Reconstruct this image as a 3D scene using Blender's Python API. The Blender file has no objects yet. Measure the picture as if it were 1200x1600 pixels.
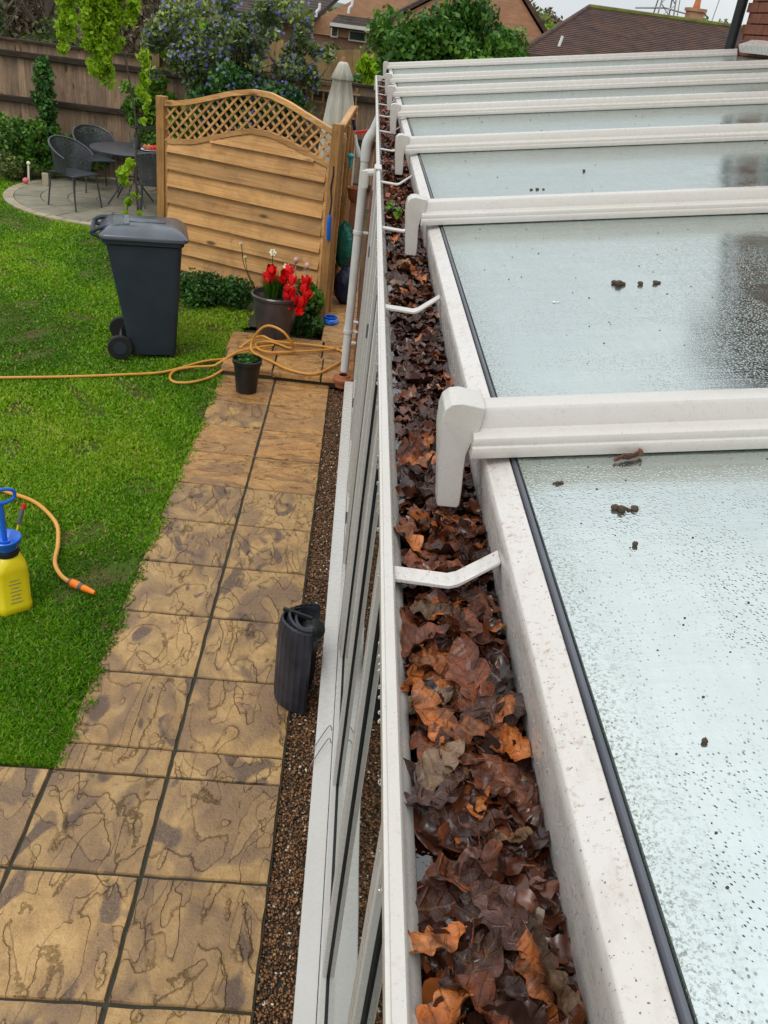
import bpy, math, random
import numpy as np
from mathutils import Vector, Matrix, Euler
R = math.radians
rnd = random.Random(7)
nr = np.random.default_rng(11)
S = bpy.context.scene
COL = S.collection

# ------------------------------------------------------------------ camera
CAMH = 2.695
yaw, pitch, roll = 0.0767, 0.5202, 0.1351
cyw, syw, cpt, spt = math.cos(yaw), math.sin(yaw), math.cos(pitch), math.sin(pitch)
fwd = Vector((syw * cpt, cyw * cpt, -spt)); rgt = Vector((cyw, -syw, 0)); upv = rgt.cross(fwd)
r2 = math.cos(roll) * rgt + math.sin(roll) * upv
u2 = -math.sin(roll) * rgt + math.cos(roll) * upv
cam = bpy.data.objects.new('camera', bpy.data.cameras.new('camera'))
COL.objects.link(cam)
M3 = Matrix((r2, u2, -fwd)).transposed()
cam.matrix_world = Matrix.Translation((0, 0, CAMH)) @ M3.to_4x4()
cam.data.sensor_fit = 'VERTICAL'; cam.data.sensor_height = 24.0
cam.data.lens = 1344.8 / 1600 * 24.0
cam.data.clip_start = 0.02; cam.data.clip_end = 3000
S.camera = cam

# ------------------------------------------------------------------ world: overcast sky
w = bpy.data.worlds.new('World'); S.world = w; w.use_nodes = True
nt = w.node_tree; nt.nodes.clear()
out = nt.nodes.new('ShaderNodeOutputWorld'); bg = nt.nodes.new('ShaderNodeBackground')
sky = nt.nodes.new('ShaderNodeTexSky'); sky.sky_type = 'NISHITA'; sky.sun_disc = False
SUN_EL, SUN_AZ = R(58), R(205)
sky.sun_elevation = SUN_EL; sky.sun_rotation = SUN_AZ
tc = nt.nodes.new('ShaderNodeTexCoord'); mp = nt.nodes.new('ShaderNodeMapping'); mp.inputs['Scale'].default_value = (1, 1, 3)
ns = nt.nodes.new('ShaderNodeTexNoise'); ns.inputs['Scale'].default_value = 2.2; ns.inputs['Detail'].default_value = 6
cr = nt.nodes.new('ShaderNodeValToRGB')
cr.color_ramp.elements[0].position = 0.32; cr.color_ramp.elements[0].color = (7.2, 7.8, 8.4, 1)
cr.color_ramp.elements[1].position = 0.68; cr.color_ramp.elements[1].color = (10.2, 10.5, 10.6, 1)
mx = nt.nodes.new('ShaderNodeMix'); mx.data_type = 'RGBA'; mx.inputs[0].default_value = 0.9
nt.links.new(tc.outputs['Generated'], mp.inputs[0]); nt.links.new(mp.outputs[0], ns.inputs['Vector'])
nt.links.new(ns.outputs[0], cr.inputs[0])
nt.links.new(sky.outputs[0], mx.inputs[6]); nt.links.new(cr.outputs[0], mx.inputs[7])
# overcast sky: brighter towards the zenith
sx_ = nt.nodes.new('ShaderNodeSeparateXYZ'); nt.links.new(tc.outputs['Generated'], sx_.inputs[0])
gr = nt.nodes.new('ShaderNodeMapRange'); gr.inputs[1].default_value = 0.0; gr.inputs[2].default_value = 0.9; gr.inputs[3].default_value = 0.84; gr.inputs[4].default_value = 1.62
nt.links.new(sx_.outputs[2], gr.inputs[0])
ml = nt.nodes.new('ShaderNodeVectorMath'); ml.operation = 'SCALE'; nt.links.new(mx.outputs[2], ml.inputs[0]); nt.links.new(gr.outputs[0], ml.inputs[3])
nt.links.new(ml.outputs[0], bg.inputs[0]); bg.inputs[1].default_value = 0.096
nt.links.new(bg.outputs[0], out.inputs[0])
sun = bpy.data.objects.new('sun', bpy.data.lights.new('sun', 'SUN')); COL.objects.link(sun)
sun.data.energy = 0.9; sun.data.angle = R(25); sun.data.color = (1, 0.97, 0.92)
sd = Vector((math.sin(SUN_AZ) * math.cos(SUN_EL), math.cos(SUN_AZ) * math.cos(SUN_EL), math.sin(SUN_EL)))
sun.rotation_euler = sd.to_track_quat('Z', 'Y').to_euler()
S.view_settings.view_transform = 'Standard'; S.view_settings.look = 'None'
S.view_settings.gamma = 1; S.view_settings.use_curve_mapping = False
S.view_settings.exposure = 0.12

# ------------------------------------------------------------------ helpers
class NB:
    """small node-building helper"""
    def __init__(s, name):
        s.m = bpy.data.materials.new(name); s.m.use_nodes = True
        s.t = s.m.node_tree; s.t.nodes.clear()
        s.o = s.t.nodes.new('ShaderNodeOutputMaterial')
    def n(s, typ, **k):
        nd = s.t.nodes.new(typ)
        for a, b in k.items():
            if a.startswith('i_'):
                key = a[2:].replace('_', ' ')
                nd.inputs[key].default_value = b
            else: setattr(nd, a, b)
        return nd
    def l(s, a, b): s.t.links.new(a, b)
    def coord(s, scale=(1, 1, 1), rand=True, kind='Object'):
        tc = s.n('ShaderNodeTexCoord'); m = s.n('ShaderNodeMapping'); m.inputs['Scale'].default_value = scale
        s.l(tc.outputs[kind], m.inputs[0])
        if rand:
            oi = s.n('ShaderNodeObjectInfo'); mu = s.n('ShaderNodeMath', operation='MULTIPLY'); mu.inputs[1].default_value = 37.0
            s.l(oi.outputs['Random'], mu.inputs[0])
            cb = s.n('ShaderNodeCombineXYZ'); s.l(mu.outputs[0], cb.inputs[0]); s.l(mu.outputs[0], cb.inputs[1]); s.l(mu.outputs[0], cb.inputs[2])
            s.l(cb.outputs[0], m.inputs['Location'])
        return m.outputs[0]
    def noise(s, vec, scale, detail=4, rough=.55, dist=0.0):
        n = s.n('ShaderNodeTexNoise'); n.inputs['Scale'].default_value = scale; n.inputs['Detail'].default_value = detail
        n.inputs['Roughness'].default_value = rough; n.inputs['Distortion'].default_value = dist
        s.l(vec, n.inputs['Vector']); return n.outputs[0]
    def ramp(s, fac, stops, const=False):
        r = s.n('ShaderNodeValToRGB'); e = r.color_ramp.elements
        if const: r.color_ramp.interpolation = 'CONSTANT'
        while len(e) < len(stops): e.new(0.5)
        for i, (p, c) in enumerate(stops):
            e[i].position = p
            if not isinstance(c, tuple): c = (c, c, c)
            e[i].color = (*c, 1)
        s.l(fac, r.inputs[0]); return r.outputs[0]
    def mix(s, fac, a, b, mode='MIX'):
        m = s.n('ShaderNodeMix', data_type='RGBA', blend_type=mode)
        for inp, v in ((m.inputs[0], fac), (m.inputs[6], a), (m.inputs[7], b)):
            if isinstance(v, (int, float)): inp.default_value = v
            elif isinstance(v, tuple): inp.default_value = (*v, 1)
            else: s.l(v, inp)
        return m.outputs[2]
    def math(s, op, a, b=0.0):
        m = s.n('ShaderNodeMath', operation=op)
        for inp, v in ((m.inputs[0], a), (m.inputs[1], b)):
            if isinstance(v, (int, float)): inp.default_value = v
            else: s.l(v, inp)
        return m.outputs[0]
    def bump(s, h, strength=.3, dist=.01, normal=None):
        b = s.n('ShaderNodeBump'); b.inputs['Strength'].default_value = strength; b.inputs['Distance'].default_value = dist
        s.l(h, b.inputs['Height'])
        if normal is not None: s.l(normal, b.inputs['Normal'])
        return b.outputs[0]
    def principled(s, col, rough=.5, spec=.5, bump=None, **k):
        p = s.n('ShaderNodeBsdfPrincipled')
        for inp, v in ((p.inputs['Base Color'], col), (p.inputs['Roughness'], rough), (p.inputs['Specular IOR Level'], spec)):
            if isinstance(v, tuple): inp.default_value = (*v, 1)
            elif isinstance(v, (int, float)): inp.default_value = v
            else: s.l(v, inp)
        if bump is not None: s.l(bump, p.inputs['Normal'])
        for a, b in k.items():
            if isinstance(b, (int, float)): p.inputs[a.replace('_', ' ')].default_value = b
            else: s.l(b, p.inputs[a.replace('_', ' ')])
        s.l(p.outputs[0], s.o.inputs[0]); return s.m
MATS = {}
def simple(name, c1, c2=None, rough=.5, spec=.4, scale=8, bump=.15, bscale=60, stretch=(1, 1, 1), detail=5, bdist=.003, **k):
    b = NB(name); v = b.coord(stretch)
    if c2 is None: c2 = tuple(x * .8 for x in c1)
    c = b.ramp(b.noise(v, scale, detail), [(.35, c1), (.68, c2)])
    bm = b.bump(b.noise(v, bscale, 3), bump, bdist) if bump else None
    m = b.principled(c, rough, spec, bm, **k); MATS[name] = m; return m

class MB:
    def __init__(s, off=(0, 0, 0)): s.v = []; s.f = []; s.off = Vector(off)
    def add(s, vs, fs):
        n = len(s.v); s.v += [tuple(Vector(v)) for v in vs]; s.f += [tuple(i + n for i in f) for f in fs]; return s
    def box(s, c, d, rot=None):
        c = Vector(c); x, y, z = d[0] / 2, d[1] / 2, d[2] / 2
        vs = [Vector((a * x, b * y, e * z)) for a in (-1, 1) for b in (-1, 1) for e in (-1, 1)]
        if rot is not None:
            m = rot if isinstance(rot, Matrix) else Euler(rot).to_matrix()
            vs = [m @ v for v in vs]
        return s.add([v + c for v in vs], [(0, 1, 3, 2), (4, 6, 7, 5), (0, 4, 5, 1), (2, 3, 7, 6), (0, 2, 6, 4), (1, 5, 7, 3)])
    def beam(s, a, b, wd, ht, up=(0, 0, 1)):
        a, b = Vector(a), Vector(b); d = (b - a); L = d.length; d.normalize()
        sx = d.cross(Vector(up)).normalized(); sz = sx.cross(d)
        m = Matrix((sx, d, sz)).transposed()
        return s.box((a + b) / 2, (wd, L, ht), m)
    def tube(s, pts, r, n=8, closed=False, caps=True):
        pts = [Vector(p) for p in pts]; N = len(pts)
        rs = r if isinstance(r, (list, tuple)) else [r] * N
        vs = []; prev = None
        for i, p in enumerate(pts):
            if closed: t = pts[(i + 1) % N] - pts[i - 1]
            else: t = pts[min(i + 1, N - 1)] - pts[max(i - 1, 0)]
            t.normalize()
            if prev is None:
                a = Vector((0, 0, 1)) if abs(t.z) < .9 else Vector((1, 0, 0)); x = t.cross(a).normalized()
            else: x = (prev - t * prev.dot(t)).normalized()
            prev = x; y = t.cross(x)
            for k in range(n):
                an = 2 * math.pi * k / n; vs.append(p + (x * math.cos(an) + y * math.sin(an)) * rs[i])
        fs = []
        for i in range(N if closed else N - 1):
            j = (i + 1) % N
            for k in range(n): fs.append((i * n + k, i * n + (k + 1) % n, j * n + (k + 1) % n, j * n + k))
        if caps and not closed: fs += [tuple(range(n))[::-1], tuple((N - 1) * n + k for k in range(n))]
        return s.add(vs, fs)
    def lathe(s, prof, n=24, c=(0, 0, 0), caps=False, sx=1, sy=1):
        vs = []; c = Vector(c)
        for (r, z) in prof:
            for k in range(n):
                an = 2 * math.pi * k / n; vs.append(c + Vector((r * math.cos(an) * sx, r * math.sin(an) * sy, z)))
        fs = [(i * n + k, i * n + (k + 1) % n, (i + 1) * n + (k + 1) % n, (i + 1) * n + k) for i in range(len(prof) - 1) for k in range(n)]
        if caps: fs += [tuple(range(n))[::-1], tuple((len(prof) - 1) * n + k for k in range(n))]
        return s.add(vs, fs)
    def prism(s, poly, a, b):
        """poly: list of 2D, a,b: functions mapping 2D -> 3D for the two ends"""
        n = len(poly); vs = [a(p) for p in poly] + [b(p) for p in poly]
        fs = [tuple(range(n))[::-1], tuple(range(n, 2 * n))] + [(i, (i + 1) % n, n + (i + 1) % n, n + i) for i in range(n)]
        return s.add(vs, fs)
    def ico(s, c, r, sub=1, sc=(1, 1, 1), jit=0):
        import bmesh
        bm = bmesh.new(); bmesh.ops.create_icosphere(bm, subdivisions=sub, radius=1)
        vs = [Vector(c) + Vector((v.co.x * sc[0], v.co.y * sc[1], v.co.z * sc[2])) * r * (1 + jit * rnd.uniform(-1, 1)) for v in bm.verts]
        fs = [tuple(v.index for v in f.verts) for f in bm.faces]; bm.free()
        return s.add(vs, fs)
    def mesh(s, name, mat, smooth=True, ang=35):
        me = bpy.data.meshes.new(name)
        o = s.off; me.from_pydata([(v[0] - o.x, v[1] - o.y, v[2] - o.z) for v in s.v], [], s.f)
        if mat: me.materials.append(mat)
        import bmesh
        bm = bmesh.new(); bm.from_mesh(me); bmesh.ops.recalc_face_normals(bm, faces=bm.faces); bm.to_mesh(me); bm.free()
        if smooth:
            me.polygons.foreach_set('use_smooth', [True] * len(me.polygons)); me.set_sharp_from_angle(angle=R(ang))
        me.update(); return me
    def build(s, name, mat, parent=None, bevel=0, smooth=True, ang=35, seg=1):
        o = bpy.data.objects.new(name, s.mesh(name, mat, smooth, ang)); COL.objects.link(o)
        if parent is not None: o.parent = parent
        if bevel: addbevel(o, bevel, seg)
        return o
def addbevel(o, wd, seg=1):
    b = o.modifiers.new('bevel', 'BEVEL'); b.width = wd; b.segments = seg; b.limit_method = 'ANGLE'; b.angle_limit = R(30)
    b.harden_normals = False
def npmesh(name, V, F, mat, parent=None, tone=None, smooth=False):
    """V (n,3), F (m,k) equal sized faces; fast"""
    me = bpy.data.meshes.new(name); V = np.asarray(V, np.float32); F = np.asarray(F, np.int32); k = F.shape[1]
    me.vertices.add(len(V)); me.vertices.foreach_set('co', V.ravel())
    me.loops.add(F.size); me.loops.foreach_set('vertex_index', F.ravel())
    me.polygons.add(len(F)); me.polygons.foreach_set('loop_start', np.arange(len(F), dtype=np.int32) * k)
    if smooth: me.polygons.foreach_set('use_smooth', np.ones(len(F), bool))
    me.update(calc_edges=True)
    if tone is not None:
        a = me.attributes.new('tone', 'FLOAT', 'FACE'); a.data.foreach_set('value', np.asarray(tone, np.float32))
    me.materials.append(mat)
    o = bpy.data.objects.new(name, me); COL.objects.link(o)
    if parent is not None: o.parent = parent
    return o
def thing(name, label, cat, loc=(0, 0, 0), rz=0, group=None):
    o = bpy.data.objects.new(name, None); COL.objects.link(o); o.location = loc; o.rotation_euler = (0, 0, rz)
    o.empty_display_size = .1
    o['label'] = label; o['category'] = cat
    if group: o['group'] = group
    return o
def tag(o, label, cat, group=None):
    o['label'] = label; o['category'] = cat
    if group: o['group'] = group
    return o
def struct(o): o['kind'] = 'structure'; return o
def stuff(o): o['kind'] = 'stuff'; return o
def inst(name, me, loc, parent=None, rot=(0, 0, 0), sc=(1, 1, 1)):
    o = bpy.data.objects.new(name, me); COL.objects.link(o); o.location = loc; o.rotation_euler = rot; o.scale = sc
    if parent is not None: o.parent = parent
    return o
def copy_tree(o, parent=None):
    c = o.copy(); COL.objects.link(c); c.parent = parent
    for ch in list(o.children): copy_tree(ch, c)
    return c
def spline(P, n=8, closed=False):
    P = [Vector(p) for p in P]; out = []; N = len(P)
    rng = range(N if closed else N - 1)
    for i in rng:
        if closed: p0, p1, p2, p3 = P[i - 1], P[i], P[(i + 1) % N], P[(i + 2) % N]
        else: p0, p1, p2, p3 = P[max(i - 1, 0)], P[i], P[i + 1], P[min(i + 2, N - 1)]
        for k in range(n):
            t = k / n
            out.append(.5 * ((2 * p1) + (-p0 + p2) * t + (2 * p0 - 5 * p1 + 4 * p2 - p3) * t * t + (-p0 + 3 * p1 - 3 * p2 + p3) * t ** 3))
    if not closed: out.append(P[-1])
    return out

# ------------------------------------------------------------------ materials
def m_upvc(name, base=(.60, .565, .52), dirt=.5):
    b = NB(name); v = b.coord(rand=True)
    n1 = b.noise(v, 3, 4); n2 = b.noise(v, 150, 5, .75); n3 = b.noise(v, 22, 6, .7, 1.0)
    c = b.mix(b.ramp(n1, [(.3, 0.0), (.75, .5)]), base, tuple(x * y for x, y in zip(base, (.88, .86, .78))))
    film = b.noise(b.coord((1, .35, 1)), 34, 6, .75)
    c = b.mix(b.math('MULTIPLY', b.ramp(film, [(.50, 0.0), (.72, .55)]), dirt), c, (.36, .31, .22))
    sp = b.math('MULTIPLY', b.ramp(n2, [(.54, 0.0), (.62, 1.0)]), b.ramp(n3, [(.46, 0.0), (.62, 1.0)]))
    c = b.mix(b.math('MULTIPLY', sp, dirt), c, (.34, .19, .095))
    fine = b.ramp(b.noise(v, 380, 2, .6), [(.66, 0.0), (.70, 1.0)])
    c = b.mix(b.math('MULTIPLY', fine, min(1, dirt * 1.3)), c, (.15, .10, .07))
    rr = b.ramp(b.noise(v, 40, 5, .6), [(.35, .20), (.65, .36)])
    return b.principled(c, rr, .5, b.bump(b.noise(v, 160, 4, .6), .07, .0015))
M_UPVC = m_upvc('upvc_white', dirt=.20)
M_UPVC_D = m_upvc('upvc_dirty', base=(.64, .60, .565), dirt=.70)
M_UPVC_FRAME = m_upvc('upvc_frame', base=(.54, .52, .49), dirt=.15)
def m_glassroof():
    b = NB('wet_coated_roof_glass'); v = b.coord(rand=False)
    def voro(scale, vec):
        vo = b.n('ShaderNodeTexVoronoi'); vo.inputs['Scale'].default_value = scale; b.l(vec, vo.inputs['Vector']); return vo
    vo = voro(300, v); drops = b.ramp(vo.outputs[0], [(.0, 1.0), (.40, 0.0)])
    area = b.ramp(b.noise(v, 6, 4, .6), [(.38, 0.1), (.60, 1.0)])
    h = b.math('MULTIPLY', drops, area)
    n1 = b.bump(h, .40, .0011); runs = b.noise(b.coord((4, 34, 4), rand=False), 4.0, 5, .6)
    n2 = b.bump(runs, .06, .003, n1); big = b.bump(b.noise(v, 5, 2), .05, .02, n2)
    # dark grit and dried drop rims: crisp little dots
    v2 = voro(330, b.coord((1.0, .75, 1), rand=False)); sc = b.n('ShaderNodeSeparateColor'); b.l(v2.outputs['Color'], sc.inputs[0])
    dots = b.math('MULTIPLY', b.ramp(v2.outputs[0], [(.20, 1.0), (.30, 0.0)]), b.ramp(sc.outputs[0], [(.55, 0.0), (.60, 1.0)]))
    patch = b.ramp(b.noise(v, 9, 5, .65, .8), [(.40, 0.10), (.60, 1.0)])
    sx = b.n('ShaderNodeSeparateXYZ'); b.l(v, sx.inputs[0])
    edge = b.math('MULTIPLY', b.ramp(b.math('MULTIPLY', b.math('SUBTRACT', sx.outputs[0], .189), 10.0), [(0.0, 1.0), (.16, .45), (.45, 0.0)]), b.ramp(b.noise(v, 330, 4, .8), [(.50, 0.0), (.60, 1.0)]))
    dirt = b.math('MAXIMUM', b.math('MULTIPLY', dots, patch), edge)
    mist = b.math('MULTIPLY', b.math('ADD', b.ramp(b.noise(b.coord((1.6, 7, 2), rand=False), 5, 6, .7, .4), [(.40, 0.0), (.66, 1.0)]), b.ramp(b.noise(b.coord((22, 2.2, 2), rand=False), 4, 6, .72, .3), [(.42, 0.0), (.66, 1.0)])), .5)
    dcol = b.mix(mist, (.075, .09, .085), (.20, .24, .215)); dcol = b.mix(dirt, dcol, (.12, .115, .06))
    d = b.n('ShaderNodeBsdfDiffuse'); b.l(dcol, d.inputs[0]); b.l(n1, d.inputs[1])
    g = b.n('ShaderNodeBsdfGlossy'); g.inputs['Color'].default_value = (.80, .86, .83, 1)
    b.l(b.ramp(mist, [(0, .07), (1, .17)]), g.inputs['Roughness']); b.l(big, g.inputs['Normal'])
    mx = b.n('ShaderNodeMixShader')
    f = b.math('SUBTRACT', b.math('SUBTRACT', .74, b.math('MULTIPLY', mist, .16)), b.math('MULTIPLY', dirt, .50)); b.l(f, mx.inputs[0])
    b.l(d.outputs[0], mx.inputs[1]); b.l(g.outputs[0], mx.inputs[2]); b.l(mx.outputs[0], b.o.inputs[0]); return b.m
M_RGLASS = m_glassroof()
def m_winglass():
    b = NB('window_glass'); g = b.n('ShaderNodeBsdfGlossy'); g.inputs['Roughness'].default_value = .02; g.inputs['Color'].default_value = (.93, .95, .93, 1)
    v = b.coord(rand=False); b.l(b.bump(b.noise(v, 2.5, 1), .05, .01), g.inputs['Normal'])
    t = b.n('ShaderNodeBsdfTransparent'); t.inputs[0].default_value = (.62, .68, .66, 1)
    f = b.n('ShaderNodeFresnel'); f.inputs[0].default_value = 1.9
    m = b.n('ShaderNodeMixShader'); b.l(f.outputs[0], m.inputs[0]); b.l(t.outputs[0], m.inputs[1]); b.l(g.outputs[0], m.inputs[2]); b.l(m.outputs[0], b.o.inputs[0]); return b.m
M_WGLASS = m_winglass()
M_SEAL = simple('rubber_seal', (.115, .12, .14), (.085, .09, .105), rough=.45, bump=.2)
M_BLACK = simple('black_rubber', (.012, .012, .013), (.02, .02, .02), rough=.5)
def m_slab(name='riven_buff_slab', cross=False, pal=((.27, .155, .060), (.40, .24, .092), (.50, .31, .125), (.58, .385, .175)), pf=1.0):
    b = NB(name); v0 = b.coord((1, 1, 1)); R_ = (lambda x, y: (y, x, 1)) if cross else (lambda x, y: (x, y, 1))
    mid = b.noise(v0, 11, 7, .70); fine = b.noise(v0, 85, 6, .75); med = b.noise(v0, 38, 5, .7)
    wob = b.math('MULTIPLY', b.math('SUBTRACT', med, .5), .065)
    wob = b.math('ADD', wob, b.math('MULTIPLY', b.math('SUBTRACT', fine, .5), .012))
    A = b.math('ADD', b.noise(b.coord(R_(1.35, .55)), 3.4, 2.0, .5, .7), wob)
    B = b.math('ADD', b.noise(b.coord(R_(2.3, .9)), 3.8, 2.0, .5, .5), wob)
    brk = b.ramp(b.noise(v0, 7, 4, .65), [(.46, 0.0), (.56, 1.0)])
    sA = b.ramp(A, [(0, 0), (.470, 0.0), (.480, 1.0)]); sB = b.ramp(B, [(0, 0), (.580, 0.0), (.590, 1.0)]); sC = b.ramp(A, [(0, 0), (.605, 0.0), (.615, 1.0)])
    c = b.ramp(mid, [(.28, pal[0]), (.44, pal[1]), (.58, pal[2]), (.76, pal[3])])
    pn = b.math('ADD', b.noise(b.coord(R_(1.3, .75)), 4.2, 2.5, .5, .7), b.math('ADD', b.math('MULTIPLY', b.math('SUBTRACT', mid, .5), .22), b.math('MULTIPLY', wob, .5)))
    purple = b.ramp(pn, [(.46, 0.0), (.55, .65), (.66, 1.0)])
    low = b.math('SUBTRACT', 1.0, b.math('MULTIPLY', b.math('MAXIMUM', sB, sC), .35))
    c = b.mix(b.math('MULTIPLY', b.math('MULTIPLY', purple, low), .85 * pf), c, (.165, .095, .060))
    darkp = b.ramp(b.math('ADD', b.noise(b.coord(R_(1.0, .6)), 6.0, 2, .5, .6), wob), [(.60, 0.0), (.645, .9)])
    c = b.mix(b.math('MULTIPLY', b.math('MULTIPLY', darkp, low), pf), c, (.095, .058, .046))
    lines = b.math('MAXIMUM', b.ramp(A, [(0, 0), (.448, 0.0), (.467, 1.0), (.474, 0.0)]), b.math('MAXIMUM', b.ramp(B, [(0, 0), (.560, 0.0), (.577, 1.0), (.585, 0.0)]), b.ramp(A, [(0, 0), (.588, 0.0), (.603, .8), (.610, 0.0)])))
    c = b.mix(b.math('MULTIPLY', b.math('MULTIPLY', lines, brk), .55), c, (.15, .085, .038))
    c = b.mix(b.ramp(b.noise(v0, 130, 3, .7), [(.58, 0.0), (.70, .6)]), c, (.15, .09, .05))
    c = b.mix(b.ramp(b.noise(v0, 300, 2, .7), [(.50, 0.0), (.75, .5)]), c, (.60, .42, .21))
    oi = b.n('ShaderNodeObjectInfo'); tint = b.ramp(oi.outputs['Random'], [(0, (.84, .80, .76)), (.5, (1, .98, .95)), (1, (1.1, 1.05, .95))])
    c = b.mix(1.0, c, tint, 'MULTIPLY')
    st = b.math('ADD', sA, b.math('ADD', sB, sC))
    h = b.math('ADD', b.math('MULTIPLY', st, 1.1), b.math('ADD', b.math('MULTIPLY', fine, .35), b.math('ADD', b.math('MULTIPLY', mid, 1.6), b.math('MULTIPLY', med, .5))))
    rough = b.ramp(b.noise(v0, 6, 5, .65), [(.35, .18), (.65, .50)])
    return b.principled(c, rough, .5, b.bump(h, 1.0, .0075))
M_SLAB = m_slab()
M_SLABW = m_slab('wet_orange_slab', True, ((.30, .135, .040), (.44, .215, .066), (.54, .295, .10), (.60, .37, .16)), .45)
M_MORTAR = simple('dark_jointing', (.045, .040, .028), (.028, .030, .018), rough=.8, scale=20, bump=.5, bscale=200)
M_SOIL = simple('lawn_soil', (.095, .075, .030), (.055, .11, .012), rough=.95, spec=.1, scale=5, bump=.6, bscale=90, bdist=.01)
M_GROUND = simple('rough_ground', (.075, .085, .035), (.09, .07, .04), rough=.95, spec=.1, scale=.8, bump=.5, bscale=10)
def m_tone(name, stops, rough=.6, spec=.25, trans=0.0, nscale=0, two=None):
    b = NB(name); a = b.n('ShaderNodeAttribute', attribute_name='tone'); c = b.ramp(a.outputs['Fac'], stops)
    if nscale:
        n = b.noise(b.coord(rand=False), nscale, 4, .6); c = b.mix(b.ramp(n, [(.38, 0.0), (.62, 1.0)]), c, two)
    p = b.n('ShaderNodeBsdfPrincipled'); b.l(c, p.inputs['Base Color']); p.inputs['Roughness'].default_value = rough; p.inputs['Specular IOR Level'].default_value = spec
    if trans:
        t = b.n('ShaderNodeBsdfTranslucent'); b.l(c, t.inputs[0]); m = b.n('ShaderNodeMixShader'); m.inputs[0].default_value = trans
        b.l(p.outputs[0], m.inputs[1]); b.l(t.outputs[0], m.inputs[2]); b.l(m.outputs[0], b.o.inputs[0])
    else: b.l(p.outputs[0], b.o.inputs[0])
    return b.m
M_GRASS = m_tone('grass_blades', [(0, (.045, .13, .004)), (.45, (.12, .31, .005)), (.8, (.26, .45, .010)), (.93, (.34, .46, .03)), (1, (.42, .36, .12))], .5, .3, .35)
M_PEBBLE = m_tone('gravel_pebbles', [(0, (.03, .015, .008)), (.3, (.10, .042, .016)), (.55, (.19, .085, .030)), (.75, (.30, .15, .06)), (.92, (.40, .26, .13)), (1, (.68, .62, .50))], .3, .5)
M_LG = m_tone('leaf_green', [(0, (.02, .06, .01)), (.5, (.06, .17, .015)), (1, (.17, .32, .03))], .5, .35, .25)
M_LDEEP = m_tone('leaf_deep_green', [(0, (.012, .04, .010)), (.5, (.035, .11, .018)), (1, (.09, .22, .035))], .5, .35, .2)
M_LLIME = m_tone('leaf_lime', [(0, (.16, .30, .01)), (.5, (.30, .50, .015)), (1, (.45, .62, .04))], .5, .3, .45)
M_LOLIVE = m_tone('leaf_olive', [(0, (.05, .07, .02)), (.5, (.12, .17, .04)), (1, (.26, .30, .08))], .6, .3, .25)
M_LCEAN = m_tone('leaf_ceanothus', [(0, (.025, .05, .02)), (.4, (.09, .14, .045)), (.8, (.22, .28, .07)), (1, (.36, .42, .10))], .55, .3, .2)
M_LBLUE = m_tone('flower_blue', [(0, (.10, .11, .30)), (.5, (.17, .18, .42)), (1, (.30, .31, .58))], .6, .2, .2)
M_LBROWN = m_tone('twig_brown', [(0, (.07, .05, .03)), (.5, (.17, .13, .08)), (1, (.26, .22, .15))], .8, .2)
M_BARK = simple('bark', (.10, .075, .05), (.05, .04, .028), rough=.85, scale=20, bump=.6, bscale=60)
M_BARKP = simple('pale_bark', (.26, .22, .16), (.15, .12, .08), rough=.85, scale=20, bump=.5, bscale=60)
def m_wood(name, c1, c2, c3, stretch=(.7, 20, 20), rough=.62):
    b = NB(name); v = b.coord(stretch); g = b.noise(v, 3.0, 6, .6, .6)
    c = b.ramp(g, [(.3, c2), (.5, c1), (.75, c3)])
    long_ = stretch[0] < 2
    kv = b.coord((1.6, 4.5, 4.5) if long_ else (4.5, 4.5, 1.6)); k = b.n('ShaderNodeTexVoronoi'); k.inputs['Scale'].default_value = 1.7; b.l(kv, k.inputs['Vector'])
    sc = b.n('ShaderNodeSeparateColor'); b.l(k.outputs['Color'], sc.inputs[0])
    kn = b.math('MULTIPLY', b.ramp(k.outputs[0], [(.09, .95), (.20, 0.0)]), b.ramp(sc.outputs[0], [(.2, 0.0), (.4, 1.0)]))
    c = b.mix(kn, c, (.12, .055, .022))
    w = b.noise(b.coord((1, 1, 1)), 2.6, 6, .7, .5)
    c = b.mix(b.ramp(w, [(.46, 0.0), (.66, .62)]), c, tuple(x * .50 for x in (c1[0], c1[1] * 1.05, c1[2] * 1.2)))
    c = b.mix(b.ramp(b.noise(b.coord((1, 1, 1)), 9, 5, .7), [(.60, 0.0), (.72, .45)]), c, (.10, .10, .045))
    oi = b.n('ShaderNodeObjectInfo'); c = b.mix(1.0, c, b.ramp(oi.outputs['Random'], [(0, (.74, .74, .76)), (1, (1.14, 1.12, 1.08))]), 'MULTIPLY')
    return b.principled(c, rough, .25, b.bump(g, .6, .005))
M_PINE = m_wood('treated_pine', (.62, .33, .12), (.46, .215, .065), (.70, .43, .19))
M_PINEV = m_wood('treated_pine_post', (.43, .22, .07), (.31, .145, .04), (.52, .29, .11), (16, 16, 1.2))
M_PINED = m_wood('treated_pine_dark', (.36, .19, .065), (.24, .115, .035), (.44, .25, .10))
M_FENCE = m_wood('weathered_fence', (.34, .225, .145), (.22, .14, .09), (.44, .31, .21), (16, 16, 1.0), .85)
M_RAIL = m_wood('dark_rail', (.055, .038, .026), (.035, .024, .018), (.085, .06, .04), (1.2, 16, 16), .85)
M_FENCE2 = m_wood('tan_fence', (.32, .21, .09), (.22, .145, .06), (.40, .27, .13), (16, 16, 1.0), .85)
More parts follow.
